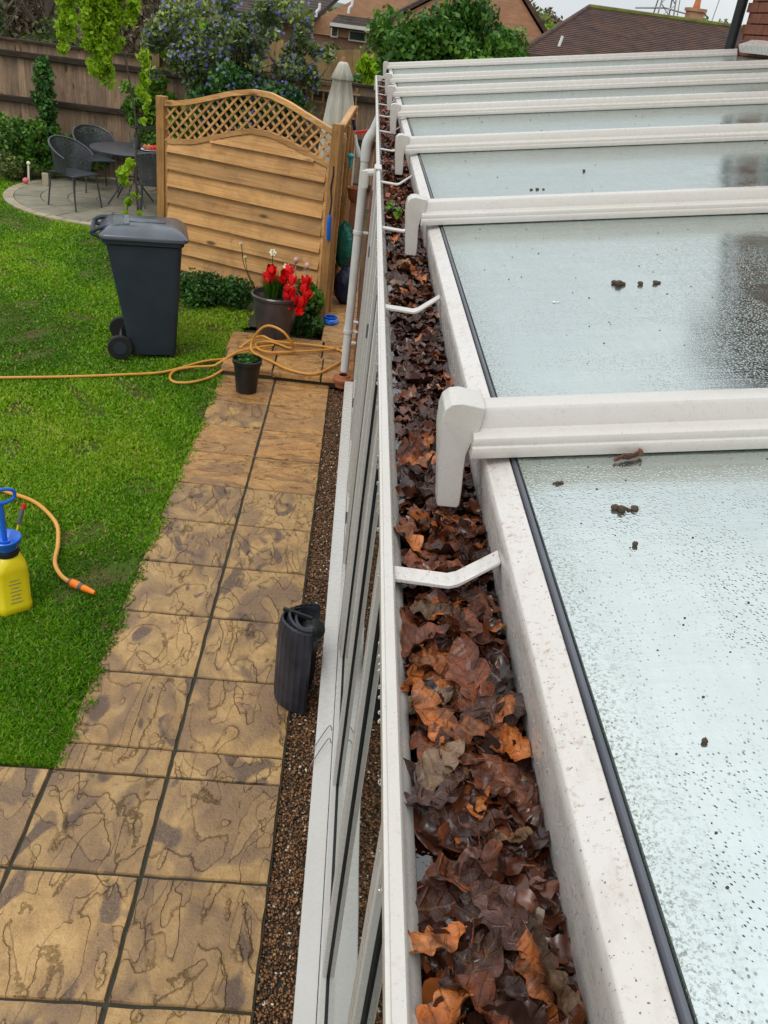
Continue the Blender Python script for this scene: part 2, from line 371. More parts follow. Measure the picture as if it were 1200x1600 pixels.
def m_brick(name, sc=1.0, c1=(.33, .12, .065), c2=(.22, .085, .05)):
    b = NB(name); tc = b.n('ShaderNodeTexCoord'); sp = b.n('ShaderNodeSeparateXYZ'); b.l(tc.outputs['Object'], sp.inputs[0])
    s = b.math('ADD', sp.outputs[0], sp.outputs[1]); cb = b.n('ShaderNodeCombineXYZ'); b.l(s, cb.inputs[0]); b.l(sp.outputs[2], cb.inputs[1])
    br = b.n('ShaderNodeTexBrick'); b.l(cb.outputs[0], br.inputs['Vector']); br.inputs['Scale'].default_value = 1
    br.inputs['Brick Width'].default_value = .225; br.inputs['Row Height'].default_value = .075; br.inputs['Mortar Size'].default_value = .006
    br.inputs['Color1'].default_value = (*c1, 1); br.inputs['Color2'].default_value = (*c2, 1); br.inputs['Mortar'].default_value = (.33, .28, .23, 1)
    n = b.noise(tc.outputs['Object'], 3, 5); c = b.mix(b.ramp(n, [(.35, 0.0), (.7, .5)]), br.outputs[0], tuple(x * .6 for x in c1))
    return b.principled(c, .85, .2, b.bump(br.outputs[1], -.4, .01))
M_BRICKW = m_brick('brick_wall_red', 1, (.22, .085, .05), (.15, .06, .04)); M_BRICKO = m_brick('brick_wall_orange', 1, (.52, .27, .14), (.42, .20, .10)); M_BRICKF = m_brick('brick_wall_far', 1, (.36, .20, .12), (.28, .15, .09))
M_BRICK = simple('brick_face', (.24, .09, .055), (.16, .062, .04), rough=.85, spec=.2, scale=12, bump=.4, bscale=80)
M_BMORT = simple('brick_mortar', (.33, .29, .24), (.24, .2, .17), rough=.9, spec=.1, scale=12, bump=.4)
M_TILE = simple('brown_roof_tiles', (.115, .062, .045), (.058, .040, .036), rough=.8, spec=.2, scale=3.5, bump=.7, bscale=12, detail=8, bdist=.03)
M_TILE2 = simple('dark_roof_tiles', (.085, .066, .055), (.05, .04, .035), rough=.8, spec=.2, scale=3.5, bump=.7, bscale=12, detail=8, bdist=.03)
M_MOSS = simple('ridge_moss', (.14, .17, .03), (.10, .08, .04), rough=.9, spec=.1, scale=4, bump=.6)
M_BINB = simple('bin_charcoal', (.022, .031, .045), (.030, .040, .056), rough=.48, spec=.45, scale=6, bump=.25, bscale=300, bdist=.001)
M_LID = simple('bin_lid_grey', (.085, .095, .115), (.05, .056, .068), rough=.22, spec=.7, scale=6, bump=.1)  # grey lightened so the lid's pale reflections sit in its colour
M_TYRE = simple('bin_tyre', (.012, .012, .012), (.018, .018, .018), rough=.7)
M_POTG = simple('glazed_grey_pot', (.045, .038, .042), (.085, .070, .070), rough=.22, spec=.6, scale=3, bump=.15, bscale=25)
M_POTB = simple('black_plastic_pot', (.012, .012, .012), (.02, .02, .02), rough=.35, bump=0)
M_TERRA = simple('terracotta', (.42, .15, .07), (.32, .11, .05), rough=.7, spec=.3)
M_COMPOST = simple('compost', (.03, .02, .013), (.05, .035, .02), rough=.95, bump=1, bscale=120, bdist=.01)
M_HOSE = simple('orange_hose', (.60, .26, .03), (.68, .33, .06), rough=.35, spec=.5, bump=.15, bscale=500)
M_ORANGE = simple('orange_plastic', (.85, .22, .01), (.80, .20, .01), rough=.3, bump=0)
M_GREYP = simple('grey_plastic', (.12, .12, .13), (.10, .10, .11), rough=.4, bump=0)
M_BLUE = simple('blue_plastic', (.01, .14, .62), (.01, .11, .52), rough=.25, spec=.6, bump=0)
M_YEL = simple('yellow_plastic', (.78, .62, .01), (.70, .55, .01), rough=.25, spec=.5, bump=0)
M_PRINT = simple('faded_blue_print', (.20, .23, .22), (.42, .38, .10), rough=.4, bump=0, scale=90)
M_RED = simple('red_plastic', (.70, .03, .02), (.6, .02, .015), rough=.35, bump=0)
M_WHITEP = simple('white_plastic', (.78, .78, .76), (.70, .70, .68), rough=.4, bump=0)
M_DOWNP = simple('downpipe_white', (.66, .66, .63), (.56, .56, .53), rough=.35, bump=.05)
M_REDFL = simple('red_petals', (.85, .010, .012), (.62, .02, .02), rough=.65, scale=30, bump=.3, spec=.15)
M_CREAM = simple('cream_petals', (.80, .74, .48), (.82, .80, .68), rough=.5, scale=30, bump=0)
M_METAL = simple('dark_patio_metal', (.035, .037, .042), (.055, .057, .065), rough=.35, spec=.6, bump=0)
def m_meshmetal():
    b = NB('perforated_patio_metal'); v = b.coord(rand=False); vo = b.n('ShaderNodeTexVoronoi'); vo.inputs['Scale'].default_value = 55; b.l(v, vo.inputs['Vector'])
    p = b.n('ShaderNodeBsdfPrincipled'); p.inputs['Base Color'].default_value = (.045, .047, .055, 1); p.inputs['Roughness'].default_value = .35
    t = b.n('ShaderNodeBsdfTransparent'); m = b.n('ShaderNodeMixShader'); b.l(b.ramp(vo.outputs[0], [(.30, 0.0), (.34, 1.0)], True), m.inputs[0])
    b.l(t.outputs[0], m.inputs[1]); b.l(p.outputs[0], m.inputs[2]); b.l(m.outputs[0], b.o.inputs[0]); return b.m
M_MESHM = m_meshmetal()
M_CANVAS = simple('cream_canvas', (.55, .52, .43), (.42, .40, .33), rough=.8, spec=.15, scale=7, bump=.4, bscale=40, stretch=(4, 4, .6))
M_PATIO = simple('patio_stone', (.30, .27, .20), (.20, .18, .13), rough=.5, scale=4, bump=.4, bscale=40)
M_PATIOR = simple('patio_ring_stone', (.40, .34, .23), (.31, .25, .17), rough=.6, scale=6, bump=.4, bscale=40)
M_TEAL = simple('green_bag', (.01, .16, .11), (.008, .12, .085), rough=.35, scale=8, bump=.8, bscale=14, bdist=.03)
M_NAVY = simple('navy_plastic', (.015, .02, .06), (.01, .015, .04), rough=.5, bump=.6, bscale=15, bdist=.02)
M_TEALP = simple('turquoise_plastic', (.02, .42, .45), (.02, .36, .4), rough=.35, bump=0)
M_STEEL = simple('steel_wire', (.35, .34, .32), (.25, .24, .22), rough=.3, bump=0, Metallic=.9)
M_DEBRIS = simple('moss_debris', (.055, .032, .018), (.09, .06, .03), rough=.7, scale=40, bump=1, bscale=150, bdist=.004)
M_SLUDGE = simple('leaf_sludge', (.030, .016, .009), (.055, .030, .015), rough=.35, spec=.6, scale=30, bump=1, bscale=70, bdist=.01)
def m_water():
    b = NB('gutter_water'); v = b.coord(rand=False)
    nb = b.bump(b.noise(v, 45, 4, .6), .5, .004)
    g = b.n('ShaderNodeBsdfGlossy'); g.inputs['Roughness'].default_value = .04; b.l(nb, g.inputs['Normal'])
    t = b.n('ShaderNodeBsdfTransparent'); t.inputs[0].default_value = (.55, .42, .30, 1)
    f = b.n('ShaderNodeFresnel'); f.inputs[0].default_value = 1.5; b.l(nb, f.inputs['Normal'])
    m = b.n('ShaderNodeMixShader'); b.l(b.math('ADD', b.math('MULTIPLY', f.outputs[0], 1.6), .05), m.inputs[0]); b.l(t.outputs[0], m.inputs[1]); b.l(g.outputs[0], m.inputs[2]); b.l(m.outputs[0], b.o.inputs[0]); return b.m
M_WATER = m_water()
def m_oak(name, stops, rough=.36):
    b = NB(name); v = b.coord((1, 1, 1)); n = b.noise(v, 45, 5, .65)
    c = b.ramp(n, stops)
    oi = b.n('ShaderNodeObjectInfo'); c = b.mix(1.0, c, b.ramp(oi.outputs['Random'], [(0, (.62, .60, .62)), (.5, (.95, .95, .95)), (1, (1.2, 1.15, 1.1))]), 'MULTIPLY')
    c = b.mix(b.ramp(b.noise(v, 260, 3, .7), [(.58, 0.0), (.7, .6)]), c, (.05, .02, .01))
    # veins along the leaf (y axis) in relief
    sp = b.n('ShaderNodeSeparateXYZ'); tcc = b.n('ShaderNodeTexCoord'); b.l(tcc.outputs['Object'], sp.inputs[0])
    ax = b.math('ABSOLUTE', sp.outputs[0]); vv = b.math('SINE', b.math('MULTIPLY', b.math('SUBTRACT', sp.outputs[1], b.math('MULTIPLY', ax, .9)), 560.0))
    vein = b.math('POWER', b.math('MAXIMUM', vv, 0.0), 8.0)
    mid = b.math('LESS_THAN', ax, .0007)
    vm = b.math('MAXIMUM', vein, mid)
    c = b.mix(b.math('MULTIPLY', vm, .16), c, (.42, .22, .10))
    h = b.math('ADD', b.math('MULTIPLY', vm, .7), b.noise(v, 90, 4))
    rr = b.ramp(b.noise(v, 30, 3), [(.35, rough * .55), (.7, rough * 1.5)])
    blot = b.ramp(b.noise(b.coord((1, 1, 1)), 28, 4, .6, .5), [(.46, 0.0), (.60, .75)]); c = b.mix(blot, c, (.035, .011, .005))
    p = b.principled(c, rr, .38, b.bump(b.math('ADD', h, b.math('MULTIPLY', b.noise(b.coord((1, 1, 1)), 130, 5, .7, 1.5), 1.2)), .9, .0022), Coat_Weight=.25, Coat_Roughness=.05); return p
M_OAK_O = m_oak('oak_leaf_orange', [(.3, (.40, .095, .016)), (.5, (.54, .155, .030)), (.72, (.58, .23, .07))], .36)
M_OAK_B = m_oak('oak_leaf_brown', [(.3, (.085, .020, .006)), (.5, (.185, .045, .012)), (.72, (.32, .09, .024))], .27)
M_OAK_D = m_oak('oak_leaf_dark', [(.3, (.020, .007, .004)), (.5, (.050, .016, .008)), (.72, (.11, .036, .016))], .16)
M_OAK_T = m_oak('oak_leaf_tan', [(.3, (.17, .095, .045)), (.5, (.27, .165, .09)), (.72, (.36, .25, .15))], .38)
M_OAK_P = m_oak('oak_leaf_purple', [(.3, (.055, .024, .019)), (.5, (.10, .046, .037)), (.72, (.18, .092, .075))], .2)

# ------------------------------------------------------------------ SETTING: ground
g = MB(); g.add([(-400, -60, -.06), (400, -60, -.06), (400, 900, -.06), (-400, 900, -.06)], [(0, 1, 2, 3)])
struct(g.build('ground', M_GROUND, smooth=False))

PX0 = -.5225; SW = .45; PR = -.0728; PL = -.9722; YS = 2.5718; ST = .1432
# lawn soil sheet (left of the path), slightly uneven
def lawn_sheet():
    nx, ny = 60, 90; V = []; F = []
    for j in range(ny + 1):
        for i in range(nx + 1):
            x = -9 + (9 + PL - .0) * i / nx; y = 2.44 + (14.3 - 2.44) * j / ny
            V.append((x, y, -.012 + .008 * math.sin(x * 2.1 + y) * math.cos(y * 1.7)))
    for j in range(ny):
        for i in range(nx): a = j * (nx + 1) + i; F.append((a, a + 1, a + nx + 2, a + nx + 1))
    m = MB(); m.add(V, F); return m.build('lawn_soil', M_SOIL)
struct(lawn_sheet())
m = MB(); m.add([(-9, -1, -.014), (PL + .0, -1, -.014), (PL, 2.44, -.014), (-9, 2.44, -.014)], [(0, 1, 2, 3)])
m.add([(PL, 8.0, -.014), (.0, 8.0, -.014), (.0, 14.3, -.014), (PL, 14.3, -.014)], [(0, 1, 2, 3)])
struct(m.build('earth', M_MORTAR, smooth=False))

# paved path
path = bpy.data.objects.new('paved_path', None); COL.objects.link(path); struct(path)
def slab_mesh(wx, wy, mat, th=.04, seed=0):
    m = MB(); rr = random.Random(seed); j = lambda: rr.uniform(-.0025, .0025)
    x, y = wx / 2, wy / 2
    # slightly uneven edges, one ring of top inset
    ring = []
    N = 6
    for a in range(N): ring.append((-x + 2 * x * a / N, -y))
    for a in range(N): ring.append((x, -y + 2 * y * a / N))
    for a in range(N): ring.append((x - 2 * x * a / N, y))
    for a in range(N): ring.append((-x, y - 2 * y * a / N))
    n = len(ring); P = [(a + j(), b + j()) for a, b in ring]
    vs = [(a, b, -th) for a, b in P] + [(a, b, -.006) for a, b in P] + [(a * .985, b * .985, 0) for a, b in P]
    fs = [(i, (i + 1) % n, n + (i + 1) % n, n + i) for i in range(n)] + [(n + i, n + (i + 1) % n, 2 * n + (i + 1) % n, 2 * n + i) for i in range(n)] + [tuple(range(2 * n, 3 * n))]
    m.add(vs, fs); return m.mesh('slab', mat, True, 50)
JT = .012
SM = [slab_mesh(SW - JT, SW - JT, M_SLAB, seed=k) for k in range(3)]
SMS = slab_mesh(SW - JT, ST - JT * .9, M_SLAB, seed=9)
for col in range(-1, 2):
    cx = PX0 + SW * (col - .5) + SW * 0
    for k in range(-5, 9):
        if k >= 0: y = YS + SW * (k + .5)
        else: y = YS - ST + SW * (k + .5)
        if col == -1 and k >= 0: continue
        x = cx
        inst('slab', SM[rnd.randrange(3)], (x, y, rnd.uniform(-.002, .002)), path, (rnd.uniform(-.004, .004), rnd.uniform(-.004, .004), rnd.choice([0, 0, math.pi])))
    if col >= 0: inst('slab', SMS, (cx, YS - ST / 2, 0), path)
SMW = slab_mesh(SW - JT, .16, M_SLABW, seed=4)
for col in (0, 1): inst('slab', SMW, (PX0 + SW * (col - .5), YS + SW * 9 + .085, 0), path)
# joint bed
m = MB(); zj = -.0085
m.add([(PL - .0, -1, zj), (PR, -1, zj), (PR, 6.9, zj), (PL, 6.9, zj)], [(0, 1, 2, 3)])
m.add([(PL - SW * 1.0, -1, zj), (PL, -1, zj), (PL, 2.43, zj), (PL - SW, 2.43, zj)], [(0, 1, 2, 3)])
m.build('joint', M_MORTAR, path, smooth=False)
# far three rows of the path are the wetter, orange, cross-grained slabs
for o in list(path.children):
    if o.name.startswith('slab') and o.location.y > 4.9 and o.data in SM:
        pass
SMO = [slab_mesh(SW - JT, SW - JT, M_SLABW, seed=20 + k) for k in range(2)]
for o in list(path.children):
    if o.data in SM and o.location.y > 4.7 and rnd.random() < .85 + 0: o.data = SMO[rnd.randrange(2)]
# raised patio step behind
pat = bpy.data.objects.new('raised_patio', None); COL.objects.link(pat); pat.location = (0, 0, .08); struct(pat)
def slabrect(x0, x1, y0, y1, mat=M_SLABW, seed=1, parent=pat, z=0):
    return inst('slab', slab_mesh(x1 - x0 - JT, y1 - y0 - JT, mat, .045, seed), ((x0 + x1) / 2, (y0 + y1) / 2, z), parent)
slabrect(-.97, -.55, 6.68, 7.12, seed=31); slabrect(-.55, -.15, 6.66, 7.10, seed=32); slabrect(-.15, .12, 6.66, 7.10, seed=33)
slabrect(-1.0, -.60, 7.12, 7.56, seed=34); slabrect(-.60, -.17, 7.10, 7.56, seed=35); slabrect(-.17, .12, 7.10, 7.56, seed=36)
for k in range(7): slabrect(-.20, .12, 7.56 + .45 * k, 8.01 + .45 * k, seed=40 + k)
m = MB(); m.box((-.43, 7.12, -.055), (1.08, .86, .075)); m.box((-.04, 9.0, -.055), (.30, 3.2, .075)); m.build('plinth', M_MORTAR, pat, smooth=False)

# gravel strip
def pebble_field(name, x0, x1, y0, y1, n, rmin, rmax, z, mat, layers=2):
    import bmesh
    bm = bmesh.new(); bmesh.ops.create_icosphere(bm, subdivisions=1, radius=1)
    bv = np.array([v.co[:] for v in bm.verts]); bf = np.array([[v.index for v in f.verts] for f in bm.faces]); bm.free()
    pos = np.stack([nr.uniform(x0, x1, n), y0 + (y1 - y0) * nr.uniform(0, 1, n) ** 1.25, z + nr.uniform(-.006, .008, n)], 1)
    r = nr.uniform(rmin, rmax, n)
    sc = nr.uniform(.6, 1.35, (n, 3)); sc[:, 2] *= .7
    a = nr.uniform(0, 6.28, n); ca, sa = np.cos(a), np.sin(a)
    jit = nr.uniform(.82, 1.18, (n, len(bv), 1))
    V = bv[None] * jit * sc[:, None, :] * r[:, None, None]
    X = V[..., 0] * ca[:, None] - V[..., 1] * sa[:, None]; Y = V[..., 0] * sa[:, None] + V[..., 1] * ca[:, None]
    V = np.stack([X, Y, V[..., 2]], -1) + pos[:, None]
    F = (bf[None] + (np.arange(n) * len(bv))[:, None, None]).reshape(-1, 3)
    t = np.repeat(nr.beta(2, 2.2, n), len(bf)); w_ = np.repeat(nr.uniform(0, 1, n) < .02, len(bf)); t[w_] = 1
    return npmesh(name, V.reshape(-1, 3), F, mat, tone=t, smooth=False)
gb = MB(); gb.add([(PR, -1, -.03), (.16, -1, -.03), (.16, 6.66, -.03), (PR, 6.66, -.03)], [(0, 1, 2, 3)]); struct(gb.build('gravel_bed', M_MORTAR, smooth=False))
stuff(pebble_field('gravel', PR - .004, .15, .2, 6.66, 27000, .0030, .0070, -.022, M_PEBBLE))

# ------------------------------------------------------------------ grass
PC = (-3.2, 12.75); PRAD = 1.63
def lawn_ok(x, y):
    inp = (x < PL + .02) & (y > 2.44)
    inp &= ~((x > -1.02) & (y > 6.66) & (y < 7.62))
    circ = (x - PC[0]) ** 2 + (y - PC[1]) ** 2 < (PRAD + .0) ** 2
    bed = (y > 13.2 + .25 * np.sin(x * 2.0)) | ((x > -1.95) & (y > 8.55 - .3 * (x + 1.2)))
    return inp & ~circ & ~bed
def grass(n):
    u = nr.uniform(0, 1, n); y0, y1 = 2.3, 13.6
    y = y0 * (y1 / y0) ** (u ** .93)
    x = nr.uniform(0, 1, n); xl = -.47 * y - .55; x = xl + x * (PL + .02 - xl)
    bare = (np.sin(x * 7.3 + 1.3 * np.sin(y * 4.1)) * np.sin(y * 6.1 + 1.7 * np.sin(x * 3.3)) > .66) & (nr.uniform(0, 1, n) < .80)
    k = lawn_ok(x, y) & ~bare; x, y = x[k], y[k]; n = len(x)
    # a little raggedness over the path edge
    edge = np.abs(x - PL) < .06; x = x + np.where(edge, nr.uniform(-.0, .028, n) + .022 * np.sin(y * 23) * np.sin(y * 9.7) + .01 * np.sin(y * 61), 0)
    clump = .5 + .5 * np.sin(x * 5.1 + 2 * np.sin(y * 2.3)) * np.sin(y * 4.7 + 1.2 * np.sin(x * 6.1))
    h = nr.uniform(.010, .027, n) * (.75 + .5 * clump); wd = (.0022 + .00075 * y) * nr.uniform(.7, 1.3, n)
    a = nr.uniform(0, 6.28, n); lean = nr.uniform(.2, 1.3, n) * h
    la = nr.uniform(0, 6.28, n); dx, dy = np.cos(la) * lean, np.sin(la) * lean
    z0 = -.012
    bx, by = np.cos(a) * wd, np.sin(a) * wd
    P = np.empty((n, 5, 3))
    P[:, 0] = np.stack([x - bx, y - by, np.full(n, z0)], 1); P[:, 1] = np.stack([x + bx, y + by, np.full(n, z0)], 1)
    P[:, 2] = np.stack([x + bx * .8 + dx * .4, y + by * .8 + dy * .4, z0 + h * .6], 1); P[:, 3] = np.stack([x - bx * .8 + dx * .4, y - by * .8 + dy * .4, z0 + h * .6], 1)
    P[:, 4] = np.stack([x + dx, y + dy, z0 + h], 1)
    b = np.arange(n)[:, None] * 5
    F = np.concatenate([b + [0, 1, 2], b + [0, 2, 3], b + [3, 2, 4]], 0)
    tone = np.clip(.36 + .30 * clump + .34 * np.sin(x * 1.7 + y * .9) * np.sin(y * 1.3 - x * .6) + nr.normal(0, .2, n), 0, .93); dry = nr.uniform(0, 1, n) < .045; tone[dry] = 1
    o = npmesh('grass', P.reshape(-1, 3), F, M_GRASS, tone=np.tile(tone, 3)); return stuff(o)
grass(330000)

# ------------------------------------------------------------------ circular patio
cp = bpy.data.objects.new('circular_patio', None); COL.objects.link(cp); cp.location = (PC[0], PC[1], 0); struct(cp)
def sector(r0, r1, a0, a1, th=.03, z=.012, n=4):
    m = MB(); P = [(r0 * math.cos(a0 + (a1 - a0) * k / n), r0 * math.sin(a0 + (a1 - a0) * k / n)) for k in range(n + 1)] + [(r1 * math.cos(a1 - (a1 - a0) * k / n), r1 * math.sin(a1 - (a1 - a0) * k / n)) for k in range(n + 1)]
    m.prism(P, lambda p: (p[0], p[1], z - th), lambda p: (p[0], p[1], z)); return m
NR = 44
meR = sector(PRAD - .13, PRAD, 0, 2 * math.pi / NR - .008).mesh('ring_stone', M_PATIOR)
for k in range(NR): inst('ring_stone', meR, (0, 0, rnd.uniform(-.002, .002)), cp, (0, 0, 2 * math.pi * k / NR))
for (r0, r1, nn) in ((.06, .42, 7), (.43, .80, 12), (.81, 1.15, 17), (1.16, PRAD - .14, 22)):
    me = sector(r0, r1, 0, 2 * math.pi / nn - .015 / r1).mesh('paving_stone', M_PATIO)
    for k in range(nn): inst('paving_stone', me, (0, 0, rnd.uniform(-.002, .002)), cp, (0, 0, 2 * math.pi * (k + r0) / nn))
m = MB(); m.lathe([(.001, -.001), (PRAD - .01, -.001)], 64); m.build('bedding', M_MORTAR, cp, smooth=False)

# ------------------------------------------------------------------ CONSERVATORY
TP = math.tan(R(8.7)); gz = lambda x: 2.325 + (x - .2) * TP
XW = 2.95; Y0C, Y1C = -.7, 7.92
cons = thing('conservatory', 'white uPVC lean-to conservatory with wet glass roof panels and white glazing bars', 'conservatory')
BARS = [-.30, .818, 1.925, 3.008, 4.10, 5.165, 6.25, 7.83]
# eaves beam
m = MB()
prof = [(.180, 2.175), (.1735, 2.215), (.1572, 2.300), (.1575, 2.307), (.1590, 2.3105), (.1815, 2.3175), (.1830, 2.305), (.215, 2.30), (.215, 2.175)]
m.prism(prof, lambda p: (p[0], Y0C, p[1]), lambda p: (p[0], Y1C, p[1]))
m.build('eaves_beam', M_UPVC_D, cons, ang=24, bevel=.0012, seg=2)
m = MB(); m.prism([(.1835, 2.30), (.1835, 2.3182), (.1842, 2.3192), (.1868, 2.3198), (.1874, 2.318), (.1874, 2.30)], lambda p: (p[0], Y0C, p[1]), lambda p: (p[0], Y1C, p[1]))
m.build('glazing_gasket', M_SEAL, cons)
# glass panes
for a, b in zip(BARS[:-1], BARS[1:]):
    m = MB(); x0 = .1876; x1 = XW - .02
    P = [(x0, gz(x0) - .02), (x0, gz(x0)), (x1, gz(x1)), (x1, gz(x1) - .02)]
    m.prism(P, lambda p: (p[0], a + .012, p[1]), lambda p: (p[0], b - .012, p[1]))
    m.build('roof_pane', M_RGLASS, cons, smooth=False)
# glazing bars with end caps
def bar(yc):
    # cross section in (y, dz above glass)
    h_ = [(-.037, .002), (-.039, .009), (-.0375, .0135), (-.035, .0150), (-.0355, .0185), (-.034, .0225), (-.030, .0245), (-.024, .0250), (-.0195, .0275), (-.0155, .0440), (-.0125, .0478), (-.008, .0485)]
    s = h_ + [(-p[0], p[1]) for p in h_[::-1]]
    m = MB(); xa, xb = .140, XW - .03
    m.prism(s, lambda p: (xa, yc + p[0], gz(xa) + p[1]), lambda p: (xb, yc + p[0], gz(xb) + p[1]))
    b = m.build('glazing_bar', M_UPVC, cons, ang=40)
    b['label'] = 'white roof glazing bar with stepped profile'
    return b
def endcap(yc, parent):
    # side outline in (x, z): rounded top, long leg hanging into the gutter
    P = [(.149, 2.3685), (.124, 2.3715), (.114, 2.3695), (.1075, 2.363), (.1055, 2.353), (.106, 2.333), (.109, 2.310), (.1155, 2.262), (.1165, 2.250), (.118, 2.2485), (.139, 2.2485), (.141, 2.252), (.1405, 2.270), (.1385, 2.295), (.1380, 2.312), (.1405, 2.328), (.147, 2.340)]
    m = MB(); hw = .0235
    n = len(P)
    cxm, czm = .126, 2.33
    lay = [(-hw, .93), (-hw * .72, 1.0), (hw * .72, 1.0), (hw, .93)]
    vs = []
    for (dy, s) in lay:
        for (x, z) in P:
            wdt = 1.0 if z > 2.32 else .80
            k = 1 - (1 - s) * .55
            vs.append((cxm + (x - cxm) * k, yc + dy * wdt, czm + (z - czm) * (1 - (1 - s) * .18)))
    fs = [(l * n + i, l * n + (i + 1) % n, (l + 1) * n + (i + 1) % n, (l + 1) * n + i) for l in range(3) for i in range(n)]
    fs += [tuple(range(n))[::-1], tuple(3 * n + i for i in range(n))]
    m.add(vs, fs); e = m.build('end_cap', M_UPVC, parent, ang=28, bevel=.0014, seg=2); return e
for y in BARS[1:]: endcap(y, bar(y))
bar(BARS[0])
# wall plate flashing along the house wall
m = MB(); xx = XW
m.prism([(xx - .10, gz(xx) + .058), (xx - .105, gz(xx) + .072), (xx - .04, gz(xx) + .10), (xx - .004, gz(xx) + .12), (xx - .004, gz(xx) + .02), (xx - .08, gz(xx) + .02)], lambda p: (p[0], Y0C, p[1]), lambda p: (p[0], Y1C - .3, p[1]))
m.build('wall_plate', M_UPVC, cons, ang=50)
# side wall: sill, dwarf wall, frame rails, mullions, window panes
XS, XG = .045, .128; ZS = .20; YE = 6.32
m = MB(); m.prism([(XS, ZS - .035), (XS, ZS - .006), (XS + .006, ZS - .001), (XG - .018, ZS + .004), (XG - .018, ZS - .035)], lambda p: (p[0], Y0C, p[1]), lambda p: (p[0], YE, p[1]))
m.build('window_sill', M_UPVC_FRAME, cons)
m = MB(); m.box(((XG + .20) / 2 + .0, (Y0C + YE) / 2, ZS / 2 - .04), (.20 - XG + .05, YE - Y0C, ZS - .0)); m.build('dwarf_wall', M_BRICKW, cons, smooth=False)
def frame(name, y0, y1, z0, z1, x0, x1, mat=M_UPVC_FRAME, bev=.003):
    m = MB(); m.box(((x0 + x1) / 2, (y0 + y1) / 2, (z0 + z1) / 2), (x1 - x0, y1 - y0, z1 - z0)); return m.build(name, mat, cons, bevel=bev, seg=2)
frame('bottom_rail', Y0C, YE, ZS + .0045, ZS + .06, XG - .016, XG + .05)
frame('top_rail', Y0C, YE, 2.08, 2.172, XG - .016, XG + .05)
MUL = [.80, 1.52, 2.24, 2.96, 3.68, 4.40, 5.12, 5.84]
for y in MUL: frame('mullion', y - .028, y + .028, ZS + .0605, 2.079, XG - .010, XG + .05)
frame('corner_post', YE - .09, YE, ZS + .0605, 2.079, XG - .020, XG + .06)
edges = [Y0C] + MUL + [YE - .06]
for i, (a, b) in enumerate(zip(edges[:-1], edges[1:])):
    m = MB(); m.box((XG + .012, (a + b) / 2, (ZS + .06 + 2.08) / 2), (.008, b - a - .06, 2.08 - ZS - .06)); m.build('window_pane', M_WGLASS, cons, smooth=False)
    gk = MB(); za, zb_ = ZS + .0605, 2.079; e = .0035
    for yy in (a + .0282 + e / 2, b - .0282 - e / 2): gk.box((XG + .0055, yy, (za + zb_) / 2), (.005, e, zb_ - za))
    for zz in (za + e / 2, zb_ - e / 2): gk.box((XG + .0055, (a + b) / 2, zz), (.005, b - a - .0564 - 2 * e, e))
    gk.build('pane_gasket', M_BLACK, cons, smooth=False)
    if i in (4, 6):   # opening sash
        z0, z1 = ZS + .062, 2.078; ya, yb = a + .031, b - .031; t = .045
        s = MB()
        s.box((XG - .014, ya + t / 2, (z0 + z1) / 2), (.018, t, z1 - z0)); s.box((XG - .014, yb - t / 2, (z0 + z1) / 2), (.018, t, z1 - z0))
        s.box((XG - .014, (ya + yb) / 2, z0 + t / 2), (.018, yb - ya - 2 * t, t)); s.box((XG - .014, (ya + yb) / 2, z1 - t / 2), (.018, yb - ya - 2 * t, t))
        so = s.build('sash', M_UPVC_FRAME, cons, bevel=.003)
        for zz in (.55, 1.5):
            h = MB(); h.box((XG - .027, yb - .008, zz), (.006, .014, .06)); h.tube([(XG - .028, yb - .008, zz - .03), (XG - .028, yb - .008, zz + .03)], .004, 8); h.build('hinge', M_GREYP, so)
h = MB(); h.tube(spline([(.075, 1.27, ZS + .006), (.068, 1.25, ZS + .03), (.064, 1.19, ZS + .04), (.066, 1.12, ZS + .035)], 5), .008, 10); h.build('handle', M_UPVC_FRAME, cons)
for dy in (0, .07):
    h = MB(); h.tube(spline([(.106, 2.47 + dy, ZS + .012), (.098, 2.47 + dy, ZS + .035), (.086, 2.46 + dy, ZS + .03), (.045, 2.38 + dy, ZS + .012), (.030, 2.36 + dy, ZS - .02)], 5), .0022, 6); h.build('wire_hook', M_STEEL, cons)
# far gable frame and inside of the conservatory
frame('gable_frame', Y1C - .06, Y1C, .1, 2.17, .22, .30)
m = MB(); m.box((1.6, Y1C - .03, 1.1), (2.6, .01, 2.0)); m.build('gable_pane', M_WGLASS, cons, smooth=False)
m = MB(); m.box((1.6, 3.6, .05), (2.66, 8.5, .1)); m.build('inner_floor', simple('beige_floor_tile', (.42, .37, .30), (.34, .30, .24), rough=.4), cons, smooth=False)

# brick pier beyond the windows: every brick its own piece
pier = thing('brick_pier', 'narrow red brick wall end beyond the last window, behind the white downpipe', 'wall', (.16, 7.1, 0))
m = MB(); m.box((.045, 0, 1.03), (.07, 1.46, 2.06)); m.build('mortar', M_BMORT, pier, smooth=False)
bm_ = MB(); bm_.box((0, 0, 0), (.10, .215, .065)); brick_me = bm_.mesh('brick', M_BRICK)
for rw in range(27):
    for c in range(7):
        y = -.73 + .1075 + c * .2085 - (0 if rw % 2 else .0)
        if rw % 2 and c == 6: continue
        yy = y + (.104 if rw % 2 else 0)
        inst('brick', brick_me, (rnd.uniform(-.002, .002), yy, .04 + rw * .075), pier, (0, 0, 0), (1, .93, 1))
